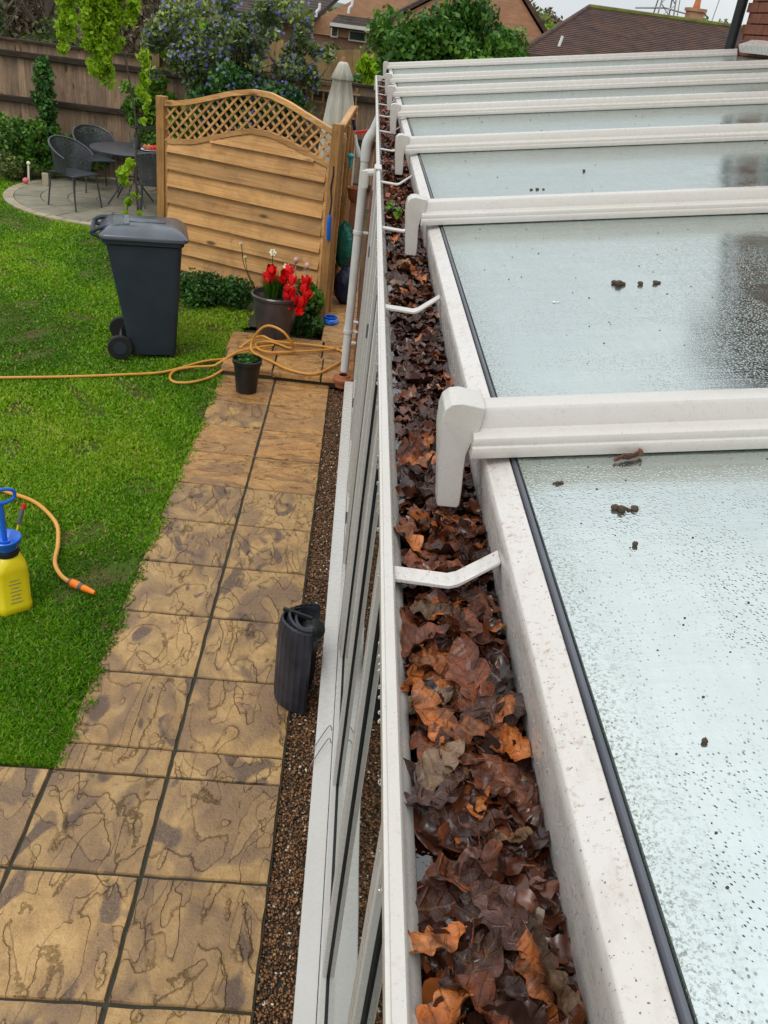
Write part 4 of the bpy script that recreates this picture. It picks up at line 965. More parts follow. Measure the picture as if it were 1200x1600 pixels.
m = MB(); m.lathe([(.0, .0), (.125, .0), (.14, .02), (.185, .20), (.205, .36), (.207, .385), (.218, .395), (.222, .415), (.214, .425), (.20, .42), (.195, .38), (.0, .375)], 40); m.build('pot', M_POTG, bp)
m = MB(); m.lathe([(.0, .386), (.194, .382)], 24); m.build('compost', M_COMPOST, bp)
def blades(name, mat, cx, cy, z, n, h, spread, parent, wd=.012, tone=.5):
    V = []; F = []; T = []
    for k in range(n):
        a = rnd.uniform(0, 6.28); r0 = rnd.uniform(0, .6) * spread; r1 = r0 + rnd.uniform(.2, 1) * spread; hh = h * rnd.uniform(.6, 1.1)
        p0 = Vector((cx + r0 * math.cos(a), cy + r0 * math.sin(a), z)); p2 = Vector((cx + r1 * math.cos(a), cy + r1 * math.sin(a), z + hh)); p1 = (p0 + p2) / 2 + Vector((0, 0, .12 * hh)); s = Vector((-math.sin(a), math.cos(a), 0)) * wd * .5
        n0 = len(V); V += [p0 - s, p0 + s, p1 + s, p1 - s, p2 + s * .1, p2 - s * .1]; F += [(n0, n0 + 1, n0 + 2, n0 + 3), (n0 + 3, n0 + 2, n0 + 4, n0 + 5)]; t = min(1, max(0, rnd.gauss(tone, .2))); T += [t, t]
    return npmesh(name, V, F, mat, parent, T)
blades('flower_leaf', M_LG, -.03, 0, .38, 150, .20, .11, bp, .016, .4)
def tulip(x, y, z, s, tilt):
    m = MB(); mt = Euler(tilt).to_matrix()
    for k in range(6):
        a = k * math.pi / 3 + .3; o = .7 if k % 2 else 1.0
        ring = []
        for t in (0, .25, .55, .8, 1.0):
            r = s * (.08 + .46 * math.sin(min(1, t * 1.05) * math.pi * .62) * o + (.12 * t * t)); wv = s * .33 * math.sin(math.pi * (.12 + .80 * t)); h = t * s * 1.25
            c = Vector((r * math.cos(a), r * math.sin(a), h)); sd = Vector((-math.sin(a), math.cos(a), 0)) * wv
            ring.append((c - sd, c + Vector((math.cos(a), math.sin(a), 0)) * s * .06, c + sd))
        for i in range(4):
            A, B = ring[i], ring[i + 1]; V = [mt @ v + Vector((x, y, z)) for v in (*A, *B)]; m.add(V, [(0, 1, 4, 3), (1, 2, 5, 4)])
    f = m.build('red_flower', M_REDFL, bp); return f
fl = [(-.105, .0, .55), (-.09, -.03, .60), (-.065, .02, .64), (-.04, -.02, .56), (-.125, -.04, .53), (.03, .03, .60), (.06, -.02, .56), (.085, .0, .62), (.11, -.04, .55), (.06, -.08, .50), (.13, -.06, .47), (.09, -.12, .43), (.15, -.10, .40), (.20, -.04, .51), (.23, -.07, .46), (.245, -.02, .55), (.215, -.12, .40), (.235, -.10, .36), (.12, -.15, .37), (.17, -.14, .34)]
for (x, y, z) in fl:
    tulip(x + .02, y, z - .035, rnd.uniform(.062, .080), (rnd.gauss(0, .5), rnd.gauss(.15, .5), 0))
    m = MB(); m.tube(spline([(x * .35, y * .35, .38), (x * .75, y * .75, (z + .42) / 2), (x + .02, y, z - .03)], 4), .003, 5); m.build('stem', M_LG, bp)
def daffodil(x, y, z, face, bud=False):
    t = m = MB(); mt = Vector(face).to_track_quat('Z', 'Y').to_matrix()
    for k in range(6):
        a = k * math.pi / 3; ca, sa = math.cos(a), math.sin(a); L = .036 if not bud else .03; ll = .012 if not bud else .04
        pts = [Vector((0, 0, 0)), Vector((ca * L * .55 - sa * .013, sa * L * .55 + ca * .013, ll * .3)), Vector((ca * L, sa * L, ll * (.4 if not bud else 1))), Vector((ca * L * .55 + sa * .013, sa * L * .55 - ca * .013, ll * .3))]
        if bud: pts = [Vector((p.x * .45, p.y * .45, p.z)) for p in pts]
        m.add([mt @ p + Vector((x, y, z)) for p in pts], [(0, 1, 2, 3)])
    cup = [(.008, 0), (.010, .012), (.015, .020)]
    c = MB(); c.lathe(cup, 10); m.add([mt @ Vector(v) + Vector((x, y, z)) for v in c.v], c.f)
    m.build('daffodil', M_CREAM, bp)
    m = MB(); m.tube(spline([(x * .5, y * .5, .38), (x * .9, y * .9, (z + .38) / 2 + .03), (x, y, z)], 4), .0035, 5); m.build('stem', M_LG, bp)
daffodil(-.05, .02, .77, (.2, -.8, .6)); daffodil(.075, .04, .655, (.1, -.8, .6)); daffodil(-.32, .02, .80, (-.3, -.5, .9), True); daffodil(-.28, .0, .70, (-.1, -.6, .6), True)

# ------------------------------------------------------------------ HOSE
h = 0.018
H1 = [(-3.6, 5.75), (-2.53, 6.11), (-2.06, 6.27), (-1.67, 6.43), (-1.40, 6.57), (-1.15, 6.88), (-.95, 7.05)]
P = [(x, y, h) for x, y in H1] + [(-.84, 7.2, .10), (-.72, 7.35, .13), (-.58, 7.30, .115), (-.25, 7.35, .10), (-.02, 7.3, .10), (.02, 7.1, .10), (-.08, 6.85, .10), (-.22, 6.68, .09), (-.42, 6.70, .10), (-.58, 6.85, .10), (-.74, 7.0, .10), (-.78, 7.12, .13), (-.72, 7.10, .26), (-.63, 7.06, .33), (-.50, 7.02, .30), (-.42, 7.05, .18), (-.46, 7.2, .105), (-.62, 7.30, .105), (-.74, 7.24, .105), (-.72, 7.10, .105), (-.60, 7.04, .105), (-.40, 7.12, .105), (-.15, 7.25, .105), (.10, 7.45, .105)]
m = MB(); m.tube(spline(P, 8), .0105, 10); tag(m.build('hose_coil', M_HOSE), 'orange garden hose running over the lawn and looping on the raised paving', 'hose')
P = [(-.80, 6.97, .10), (-.90, 6.80, .06), (-1.02, 6.58, .02), (-1.15, 6.42, .018), (-1.28, 6.38, .018), (-1.34, 6.48, .018), (-1.32, 6.62, .022), (-1.20, 6.72, .025), (-1.05, 6.78, .03), (-.98, 6.80, .07), (-.85, 7.0, .105), (-.6, 7.22, .105)]
m = MB(); m.tube(spline(P, 8), .0105, 10); tag(m.build('hose_loop', M_HOSE), 'small loop of orange hose on the lawn edge beside the black pot', 'hose')
hz = thing('garden_hose_end', 'orange hose end with grey and orange connector lying on the grass', 'hose', (-1.2, 3.6, 0))
o = (-1.2, 3.6, 0)
P = [(-2.6, 4.55, .02), (-2.0, 4.49, .02), (-1.85, 4.45, .02), (-1.675, 4.36, .025), (-1.50, 4.16, .03), (-1.425, 3.96, .03), (-1.385, 3.78, .03), (-1.32, 3.67, .03), (-1.255, 3.615, .03)]
m = MB(o); m.tube(spline(P, 8), .0115, 10); m.build('hose', M_HOSE, hz)
d0, d1 = Vector((-1.262, 3.620, .032)), Vector((-1.115, 3.545, .03))
L = lambda t: d0 + (d1 - d0) * t
m = MB(o); m.tube([L(0), L(.10)], .017, 12); m.build('grey_collar', M_GREYP, hz)
m = MB(o); m.tube([L(.08), L(.12), L(.36), L(.40)], [.016, .021, .021, .018], 14); m.build('connector', M_ORANGE, hz)
m = MB(o); m.tube([L(.40), L(.52)], .0195, 14); m.build('grey_ring', M_GREYP, hz)
m = MB(o); m.tube([L(.52), L(.56), L(.95), L(1.0)], [.016, .018, .012, .009], 14); m.build('nozzle', M_ORANGE, hz)
m = MB(o); m.tube([L(.085), L(.115)], .0215, 12); m.build('red_mark', M_RED, hz)

# ------------------------------------------------------------------ PRESSURE SPRAYER
sp = thing('pressure_sprayer', 'yellow pressure sprayer with blue pump handle standing on the grass', 'sprayer', (-1.475, 3.42, 0), R(38))
n = 20
lv = [(.0, .070, .02), (.012, .078, .03), (.05, .079, .03), (.055, .076, .03), (.24, .076, .03), (.27, .073, .045), (.30, .060, .055), (.315, .045, .044)]
m = MB(); vs = []
for (z, hx, r) in lv: vs += [(p[0], p[1], z) for p in rrect(hx, hx, min(r, hx - .001))]
m.add(vs, [(l * n + i, l * n + (i + 1) % n, (l + 1) * n + (i + 1) % n, (l + 1) * n + i) for l in range(len(lv) - 1) for i in range(n)] + [tuple(range(n))[::-1]]); m.build('tank', M_YEL, sp, ang=50)
for sgn in (-1, 1):
    for ax in (0, 1):
        m = MB()
        for k in range(7):
            z = .20 - k * .021; c = [0, 0, z]; c[1 - ax] = 0; c[ax] = sgn * .0768; d = [.07 * rnd.uniform(.5, 1), .07 * rnd.uniform(.5, 1), .004]; d[ax] = .0012; m.box(c, d)
        m.build('faded_print', M_PRINT, sp, smooth=False)
m = MB(); m.lathe([(.046, .305), (.056, .312), (.060, .33), (.056, .342), (.04, .345)], 24); m.build('collar', M_BLACK, sp)
m = MB(); m.lathe([(.0, .372), (.03, .370), (.058, .395), (.070, .402), (.074, .398), (.072, .385), (.055, .345), (.03, .338)], 28); m.build('funnel', M_BLUE, sp)
m = MB(); m.tube([(0, 0, .365), (0, 0, .585)], .0125, 14); m.tube([(0, 0, .365), (0, 0, .385)], .024, 14); m.build('pump_rod', M_BLUE, sp)
m = MB(); m.tube(spline([(-.062, 0, .598), (-.03, -.006, .585), (.03, -.006, .585), (.062, 0, .598), (.062, 0, .630), (.03, .004, .645), (-.03, .004, .645), (-.062, 0, .630)], 5, True), .0085, 8, True); m.build('handle', M_BLUE, sp)
m = MB(); m.tube([(.035, .03, .33), (.075, .045, .40), (.090, .052, .44)], .006, 8); l_ = m.build('lance', M_YEL, sp)
m = MB(); m.tube([(.082, .048, .42), (.105, .058, .475), (.112, .061, .49)], [.009, .011, .008], 10); m.build('lance_grip', M_GREYP, l_)
m = MB(); m.tube([(.112, .061, .488), (.122, .066, .512)], .0105, 10); m.build('lance_tip', M_RED, l_)

# ------------------------------------------------------------------ black ribbed plastic stack leaning by the sill
bk = thing('black_plastic_tubs', 'nested black ribbed plastic troughs standing on end between path and sill', 'trough', (-.045, 2.96, 0), R(-6))
for q, (rad, hh, dx) in enumerate(((.118, .44, 0), (.094, .45, .008), (.070, .44, .014))):
    m = MB(); N = 34; V = []; F = []
    for i in range(N + 1):
        a = R(62 + 236 * i / N); rr = rad + (.0022 if i % 2 else -.0018) * (1 if q == 0 else .3)
        for (dr, z) in ((0, .0 + .006 * q), (.004, .05), (.004, hh - .06), (-.006, hh - .005 + .0), (-.016, hh), (-.017, hh - .02), (-.013, .05), (-.016, 0.0)):
            k = .62 if abs(math.cos(a)) < .0 else 1
            V.append((dx + (rr + dr) * math.cos(a) * .92, (rr + dr) * math.sin(a) * 1.0, z + .012 * math.sin(a * 2 + q)))
    for i in range(N):
        for c in range(8): F.append((i * 8 + c, i * 8 + (c + 1) % 8, (i + 1) * 8 + (c + 1) % 8, (i + 1) * 8 + c))
    F += [tuple(range(8))[::-1], tuple(N * 8 + c for c in range(8))]
    m.add(V, F); m.build('trough', simple('ribbed_black_plastic' , (.018, .018, .024), (.04, .042, .055), rough=.42, bump=.1), bk, ang=30)
m = MB(); m.ico((.035, .0, .38), .055, 3, (1, 1, .9)); m.build('ball_end', M_GREYP if False else M_BLACK, bk)
m = MB(); m.beam((-.10, .02, .452), (.03, -.01, .445), .012, .016); m.build('strap', M_BLACK, bk)

# ------------------------------------------------------------------ PATIO FURNITURE
tb = thing('patio_table', 'round dark metal patio table carrying fruit and bottles', 'table', (-3.13, 12.62, .012))
m = MB(); m.lathe([(.0, .715), (.50, .715), (.52, .712), (.525, .70), (.52, .69), (.50, .70), (.0, .70)], 48); m.build('table_top', M_METAL, tb)
for k in range(4):
    a = R(45 + 90 * k); ca, sa = math.cos(a), math.sin(a)
    m = MB(); m.tube(spline([(.30 * ca, .30 * sa, .695), (.13 * ca, .13 * sa, .45), (.12 * ca, .12 * sa, .30), (.36 * ca, .36 * sa, .0)], 5), .012, 8); m.build('leg', M_METAL, tb)
m = MB(); m.tube([(.12 * math.cos(R(a)), .12 * math.sin(R(a)), .33) for a in range(0, 360, 20)], .008, 6, True); m.build('ring', M_METAL, tb)
def patio_chair(loc, rz, label):
    c = thing('patio_chair', label, 'chair', loc, rz, 'dark metal chairs round the patio table')
    m = MB(); m.box((0, 0, .43), (.42, .42, .012)); m.tube([(-.22, -.22, .425), (.22, -.22, .425), (.24, .2, .425), (-.24, .2, .425)], .011, 8, True); m.build('seat', M_METAL, c)
    # tub back wrapping round, perforated
    V = []; F = []; N = 20
    for i in range(N + 1):
        a = R(-25 + 230 * i / N); tt = math.sin(math.pi * i / N)
        for (r, z) in ((.235, .44), (.25, .55), (.27, .60 + .14 * tt), (.285, .63 + .20 * tt)): V.append((r * math.cos(a), -.0 + r * math.sin(a) * .95, z))
    for i in range(N):
        for q in range(3): k = i * 4 + q; F.append((k, k + 1, k + 5, k + 4))
    m = MB(); m.add(V, F); m.build('backrest', M_MESHM, c)
    m = MB(); m.tube([V[i * 4 + 3] for i in range(N + 1)], .012, 8); m.build('arm_rail', M_METAL, c)
    for (x, y) in ((-1, -1), (1, -1), (-1, 1), (1, 1)):
        m = MB(); m.tube([(x * .20, y * .19, .43), (x * .235, y * .24, .0)], .011, 8); m.build('leg', M_METAL, c)
    return c
patio_chair((-3.72, 12.02, .012), R(62), 'dark metal tub chair nearest the lawn, left of the patio table')
patio_chair((-3.78, 13.25, .012), R(35), 'dark metal tub chair with its pale-edged round back against the fence shrubs')
patio_chair((-2.62, 12.0, .012), R(190), 'dark metal chair half hidden behind the left post of the lattice panel')
def small(nm, prof, loc, mat, label, cat): m = MB(); m.lathe(prof, 16, loc); return tag(m.build(nm, mat), label, cat)
tz = .728
small('dark_bottle', [(.0, 0), (.035, 0), (.037, .10), (.015, .14), (.012, .19), (.0, .19)], (-3.03, 12.66, tz), M_BLACK, 'short black bottle on the patio table beside the fruit', 'bottle')
small('clear_vase', [(.0, 0), (.03, 0), (.035, .10), (.05, .20), (.045, .20), (.028, .10), (.0, .02)], (-3.13, 12.80, tz), M_DROP, 'clear glass vase at the back of the patio table', 'vase')
fr = thing('fruit_plate', 'plate of orange and red fruit on the patio table', 'plate', (-2.86, 12.62, tz))
m = MB(); m.lathe([(.0, .0), (.07, .0), (.12, .018), (.115, .02), (.07, .006), (.0, .006)], 24); m.build('plate', M_WHITEP, fr)
for (x, y, mt) in ((-.06, 0, M_TERRA), (-.01, .02, M_ORANGE), (.04, -.01, M_RED), (.0, -.05, M_TERRA), (.07, .03, M_RED)):
    m = MB(); m.ico((x, y, .042), .036, 2); m.build('fruit', mt, fr)
m = MB(); m.ico((-2.68, 12.60, tz + .04), .05, 2, (1, .8, .8)); tag(m.build('white_cup', M_WHITEP), 'round white bowl shape right of the fruit on the patio table', 'bowl')

# parasol
pr = thing('parasol', 'closed cream canvas parasol standing behind the pine panels', 'parasol', (-.31, 11.4, 0))
m = MB(); m.tube([(0, 0, 0), (0, 0, 2.14)], .020, 10); m.lathe([(.0, .0), (.24, .0), (.24, .05), (.05, .08), (.03, .25)], 24); m.build('pole', M_METAL, pr)
V = []; F = []; N = 48
lev = [(2.165, .025), (2.155, .05), (2.13, .065), (1.98, .125), (1.972, .115), (1.96, .10), (1.75, .135), (1.4, .18), (1.0, .205), (.75, .20)]
for li, (z, r) in enumerate(lev):
    for k in range(N):
        a = 2 * math.pi * k / N; fold = 1 + (.16 * math.cos(a * 8) + .06 * math.cos(a * 3 + 1)) * min(1, (2.2 - z) * 3)
        V.append((r * fold * math.cos(a), r * fold * math.sin(a), z))
for li in range(len(lev) - 1):
    for k in range(N): F.append((li * N + k, li * N + (k + 1) % N, (li + 1) * N + (k + 1) % N, (li + 1) * N + k))
m = MB(); m.add(V, F); m.build('canopy', M_CANVAS, pr, ang=80)
m = MB(); m.lathe([(.0, 2.215), (.02, 2.21), (.028, 2.19), (.03, 2.165), (.0, 2.16)], 14); m.build('finial', M_TERRA, pr)

# ------------------------------------------------------------------ BACK FENCE, with arris rails and closeboards
fn = thing('closeboard_fence', 'weathered brown closeboard fence along the back of the garden', 'fence', (0, 14.15, 0), R(-.6))
bm_ = MB(); bm_.prism([(-.055, -.004), (-.055, .004), (.055, .012), (.055, .002)], lambda p: (p[0], p[1], .02), lambda p: (p[0], p[1], 1.74)); bme = bm_.mesh('board', M_FENCE, False)
for k in range(88): inst('board', bme, (-7.8 + k * .098, rnd.uniform(-.002, .002), rnd.uniform(-.01, .01)), fn)
for z in (.35, .98, 1.58):
    m = MB(); m.box((-3.5, -.045, z), (8.7, .06, .085)); m.build('arris_rail', M_RAIL, fn, bevel=.01)
m = MB(); m.box((-3.5, -.01, 1.76), (8.8, .09, .035)); m.build('cap_rail', M_RAIL, fn, bevel=.004)
for x in (-6.9, -3.08, -.85, .85):
    m = MB(); m.box((x, -.07, .90), (.10, .10, 1.80 if x != -3.08 else 1.86)); m.build('post', M_FENCE2, fn, bevel=.006)
# old trellis in front of the right part of the fence
tr = thing('garden_trellis', 'weathered square trellis on the back fence left of the closed parasol', 'trellis', (0, 13.95, 0))
for k in range(11):
    m = MB(); m.box((-1.75 + k * .16, 0, 1.35), (.022, .012, .75)); m.build('upright_lath', M_FENCE2, tr, smooth=False)
for k in range(5):
    m = MB(); m.box((-.95, -.013, 1.0 + k * .16), (1.7, .012, .022)); m.build('cross_lath', M_FENCE2, tr, smooth=False)
m = MB(); m.box((-1.1, 0, 1.74), (1.35, .05, .05)); m.build('top_rail', M_FENCE2, tr)

# farther tan fence across the neighbour's garden
f2 = thing('far_tan_fence', 'tan board fence below the brick houses, beyond the garden fence', 'fence', (0, 21.0, 0), R(1))
bm_ = MB(); bm_.box((0, 0, .95), (.145, .02, 2.0)); bme2 = bm_.mesh('board', M_FENCE2, False)
for k in range(40): inst('board', bme2, (-4.2 + k * .15, rnd.uniform(-.006, .006), rnd.uniform(-.08, .03)), f2)
m = MB(); m.box((-1.3, .05, 1.5), (6.0, .05, .09)); m.build('rail', M_RAIL, f2)

# ------------------------------------------------------------------ PLANTS
def ell(cx, cy, cz, rx, ry, rz, n, rr, seed=0):
    q = random.Random(seed); C = []; Rr = []
    for k in range(n):
        u = Vector((q.gauss(0, 1), q.gauss(0, 1), q.gauss(0, 1))).normalized() * (q.random() ** .4)
        C.append((cx + u.x * rx, cy + u.y * ry, cz + u.z * rz)); Rr.append(rr * q.uniform(.6, 1.35))
    return C, Rr
def twigs(m, base, top, n, r, spread, q):
    for k in range(n):
        a = Vector(base).lerp(Vector(top), q.uniform(.1, .85)); b = a + Vector((q.gauss(0, spread), q.gauss(0, spread), abs(q.gauss(spread, spread * .5))))
        m.tube([a, (a + b) / 2 + Vector((q.gauss(0, spread * .1), 0, q.gauss(0, spread * .1))), b], [r, r * .7, r * .3], 5)
def shrub(name, label, cat, mat, c, rad, nleaf, lsz, ncl=14, clr=.3, tone=.5, seed=1, trunk=M_BARK, stems=6, group=None, elong=1.6, tr=.02, extra=None):
    x, y, z = c; t = thing(name, label, cat, (x, y, 0), 0, group); q = random.Random(seed)
    C, Rr = ell(0, 0, z, rad[0], rad[1], rad[2], ncl, clr, seed)
    m = MB()
    for k in range(stems):
        e = C[k % len(C)]; m.tube(spline([(q.uniform(-.08, .08), q.uniform(-.08, .08), -.05), (e[0] * .3, e[1] * .3, e[2] * .4), e], 4), [tr * (1 - .08 * i) for i in range(9)], 6)
        twigs(m, (e[0] * .4, e[1] * .4, e[2] * .5), e, 3, tr * .4, rad[0] * .3, q)
    m.build('trunk', trunk, t)
    leafcloud('crown', mat, C, Rr, nleaf, lsz, t, tone, elong=elong)
    if extra:
        mt, nn, s2, tn = extra; leafcloud('blossom', mt, C, [r * 1.08 for r in Rr], nn, s2, t, tn, elong=1.1)
    return t
shrub('climber', 'narrow upright ivy-like climber on the back fence at the far left', 'climber', M_LDEEP, (-4.60, 13.75, 1.0), (.13, .10, .80), 2600, .045, 70, .07, .62, 3, stems=3, tr=.012)
shrub('shrub', 'leafy green shrub at the foot of the climber on the far left', 'shrub', M_LG, (-4.85, 13.55, .45), (.60, .25, .36), 3200, .045, 46, .12, .5, 4)
shrub('shrub', 'bushy green perennial left of the patio chairs, by the fence', 'shrub', M_LG, (-4.15, 13.75, .45), (.45, .2, .36), 2600, .04, 44, .11, .55, 5)
shrub('shrub', 'low olive clump at the lawn edge in the far left corner', 'shrub', M_LOLIVE, (-5.0, 13.30, .18), (.35, .15, .14), 1200, .04, 8, .14, .55, 6)
shrub('shrub', 'bright light green bush on the fence behind the patio table', 'shrub', M_LG, (-2.95, 13.72, 1.05), (.70, .16, .60), 3200, .055, 34, .13, .85, 7)
shrub('shrub', 'loose yellow-green bush over the fence above the patio table', 'shrub', M_LLIME, (-2.75, 14.45, 1.9), (.55, .25, .30), 2600, .06, 14, .24, .15, 8)
shrub('shrub', 'mixed green planting low behind the round table', 'shrub', M_LG, (-2.7, 13.55, .5), (.65, .2, .3), 2200, .05, 12, .2, .5, 27)
shrub('ceanothus', 'big blue-flowering ceanothus bush leaning over the back fence', 'bush', M_LCEAN, (-1.85, 13.35, 1.95), (1.35, .45, .85), 12500, .046, 85, .15, .62, 9, stems=12, tr=.028, extra=(M_LBLUE, 3400, .045, .6))
shrub('ceanothus', 'darker blue-dotted bush in front, low part beside the lattice arch', 'bush', M_LDEEP, (-1.65, 13.05, 1.50), (.75, .3, .30), 6500, .05, 24, .19, .4, 10, stems=6, tr=.03, extra=(M_LBLUE, 900, .045, .4))
shrub('shrub', 'acid green shoot beside the top of the closed parasol', 'shrub', M_LLIME, (-.02, 15.0, 1.85), (.10, .1, .20), 260, .10, 5, .10, .45, 11, stems=2, tr=.012)
shrub('hedge', 'low dark green box hedge at the foot of the lattice panel', 'hedge', M_LDEEP, (-1.30, 8.50, .13), (.50, .13, .10), 5200, .028, 26, .12, .5, 12, tr=.008)
shrub('shrub', 'small leafy plant between the big pot and the pine post', 'plant', M_LG, (-.36, 8.05, .25), (.10, .10, .22), 1300, .035, 8, .09, .45, 13, tr=.006)
shrub('shrub', 'dark foliage on the ground behind the big flower pot', 'plant', M_LDEEP, (-.40, 7.85, .10), (.16, .08, .07), 900, .03, 8, .08, .5, 14, tr=.006)
for (x, z, lb) in ((-.42, .62, 'pale pink tulip right of the red blooms'), (-.52, .66, 'faded pink tulip behind the red blooms')):
    m = MB(); m.tube([(x + .04, 8.02, .1), (x + .02, 8.0, z - .03)], .004, 5); m.ico((x + .02, 8.0, z), .026, 2, (1, 1, 1.3), .1); tag(m.build('pink_tulip', simple('pink_petals', (.55, .25, .22), (.65, .45, .38), bump=0)), lb, 'flower')
# bits at the far left bed
m = MB(); m.ico((-4.72, 13.05, .06), .045, 2, (1, 1, .9)); tag(m.build('pink_ball', simple('pink_ball', (.75, .16, .16), bump=0)), 'small pink ball at the far left edge of the lawn', 'ball')
m = MB(); m.box((-4.45, 13.08, .09), (.09, .03, .20)); tag(m.build('pale_marker', M_PATIOR, bevel=.01), 'small pale upright stone at the lawn edge left of the chairs', 'stone')
m = MB(); m.tube([(-4.72, 13.16, .0), (-4.70, 13.16, .28)], [.015, .012], 6); m.ico((-4.70, 13.16, .28), .03, 1); tag(m.build('pale_bulb_flower', M_CREAM), 'small pale flower on a stalk behind the pink ball', 'flower')

# weeping sapling tied to the post
ws = thing('weeping_tree', 'young weeping tree with lime green hanging leaves tied to the panel post', 'tree', (-2.20, 9.3, 0))
st = [(.03, 0, -.03), (-.02, 0, .3), (-.05, 0, 1.0), (-.035, 0, 1.45), (-.09, 0, 1.85), (-.15, 0, 2.21), (-.20, 0, 2.52), (-.26, .02, 2.80)]
m = MB(); m.tube(spline(st, 4), [.014 - .0003 * i for i in range(29)], 8)
hang = []
def strand(p, z1, r, q):
    hang.append((p, z1, r))
q = random.Random(5)
S_ = [((-.72, 0), 2.75, 2.02, .035), ((-.66, 0.05), 2.78, 2.15, .05), ((-.60, -.05), 2.7, 2.30, .04), ((-.46, 0), 2.85, 2.05, .06), ((-.38, 0), 2.85, 1.92, .075), ((-.33, .08), 2.85, 1.80, .07), ((-.28, -.08), 2.85, 1.98, .08), ((-.42, -.1), 2.85, 2.12, .08), ((-.22, 0), 2.85, 2.15, .07), ((-.08, .05), 2.80, 2.32, .055), ((-.02, 0), 2.70, 2.42, .04), ((.045, .0), 2.12, 1.68, .035), ((.08, 0), 2.06, 1.85, .035)]
C = []; Rr = []
for (xy, z0, z1, r) in S_:
    m.tube(spline([(-.26, .02, 2.8), ((xy[0] - .26) / 2, xy[1], 2.98), (xy[0], xy[1], z0), (xy[0] + .01, xy[1], z1)], 4), .0035, 5)
    z = z0
    while z > z1: C.append((xy[0] + q.gauss(0, .02), xy[1] + q.gauss(0, .02), z)); Rr.append(r * q.uniform(.7, 1.45)); z -= r * .8
m.build('trunk', M_BARK, ws)
leafcloud('crown', M_LLIME, C, Rr, 11500, .032, ws, .62)
C2 = [(-.16, -.02, 1.02), (-.10, 0, 1.10), (-.17, 0, .92), (-.20, 0, 1.0), (-.06, 0, .80), (-.14, 0, .72), (-.16, 0, .60), (-.02, .0, .62), (.0, 0, .50), (.03, 0, .40), (.0, .0, 1.78), (.06, 0, 1.62), (.04, 0, 1.52)]
stuff(leafcloud('low_leaves', M_LLIME, C2, [.055, .05, .05, .045, .035, .04, .03, .03, .03, .035, .04, .03, .03], 330, .045, ws, .55))
m = MB(); m.beam((-2.24, 9.28, 1.45), (-1.95, 9.03, 1.50), .012, .03); m.tube([(-2.24 + .03 * math.cos(a), 9.29 + .03 * math.sin(a), 1.45) for a in np.linspace(0, 6.28, 12)[:-1]], .008, 6, True); tag(m.build('tree_tie', M_BLACK), 'black rubber tie from the sapling stem to the lattice panel post', 'tree tie')

# large dense evergreen in mid-distance
shrub('round_tree', 'large dense green tree rising just beyond the far end of the roof', 'tree', M_LG, (1.55, 19.0, 1.55), (1.62, 1.2, 1.45), 46000, .08, 130, .36, .45, 15, stems=9, tr=.09)
shrub('shrub', 'yellowish-green shrub merging with the right edge of the large tree', 'shrub', M_LOLIVE, (2.95, 19.6, 1.9), (.30, .3, .75), 3000, .08, 14, .25, .7, 16, tr=.03)
# bare trees and brown thicket at the upper left
def bare_tree(x, y, h, seed, label, mat=M_BARKP):
    t = thing('bare_tree', label, 'tree', (x, y, 0), 0, 'bare trees beyond the back fence'); q = random.Random(seed); m = MB()
    tp = (q.gauss(0, .3), 0, h); m.tube(spline([(0, 0, -.05), (q.gauss(0, .1), 0, h * .4), tp], 5), [.07 - .005 * i for i in range(11)], 8)
    m2 = MB()
    for k in range(34):
        z = h * q.uniform(.15, .95); a = q.uniform(0, 6.28); L = q.uniform(.4, 1.3)
        p0 = Vector((tp[0] * z / h, 0, z)); p2 = p0 + Vector((math.cos(a) * L * .6, math.sin(a) * L * .6, L * .8)); p1 = (p0 + p2) / 2 + Vector((0, 0, -.06))
        m2.tube([p0, p1, p2], [.022, .013, .004], 5)
        for j in range(4):
            s = p0.lerp(p2, q.uniform(.3, .95)); m2.tube([s, s + Vector((q.gauss(0, .2), q.gauss(0, .2), abs(q.gauss(.3, .15))))], [.007, .002], 4)
    m.build('trunk', mat, t); m2.build('crown', mat, t); return t
bare_tree(-7.6, 17.0, 4.2, 1, 'leftmost pale bare tree in the thicket behind the back fence', M_BARKP)
bare_tree(-6.5, 16.5, 4.0, 2, 'pale bare tree behind the fence, second from the left edge', M_BARKP)
bare_tree(-5.4, 16.2, 4.0, 3, 'dark leaning bare tree behind the fence, left of the lime leaves', M_BARK)
bare_tree(-6.0, 18.5, 4.4, 4, 'slim bare tree farther back between the pale ones', M_BARK)
bare_tree(-3.6, 17.8, 4.2, 6, 'dark bare tree behind the ceanothus bush', M_BARK)
def mass(name, label, cat, mat, cl, rr, n, sz, tone, seed):
    o = leafcloud(name, mat, cl, rr, n, sz, None, tone); o['label'] = label; o['category'] = cat; o['kind'] = 'stuff'; return o
q = random.Random(9); C = [(q.uniform(-15, -5.2), q.uniform(24, 30), q.uniform(.2, 4.6)) for k in range(120)]
mass('woodland', 'brown leafless woodland rising behind the garden at the upper left', 'woodland', M_LBROWN, C, [q.uniform(.6, 1.2) for _ in C], 60000, .09, .55, 1)
C = [(q.uniform(-7.6, -4.2), q.uniform(15.2, 16.4), q.uniform(.8, 2.1)) for k in range(40)]
mass('undergrowth', 'olive undergrowth just behind the back fence at the far left', 'undergrowth', M_LOLIVE, C, [q.uniform(.2, .42) for _ in C], 6500, .07, .35, 2)
C = [(q.uniform(-1.6, 1.2), q.uniform(23.0, 24.0), q.uniform(.9, 1.75)) for k in range(30)]
mass('undergrowth', 'scrubby brown-green growth between the tan fence and the brick houses', 'undergrowth', M_LOLIVE, C, [q.uniform(.2, .4) for _ in C], 5000, .09, .3, 3)
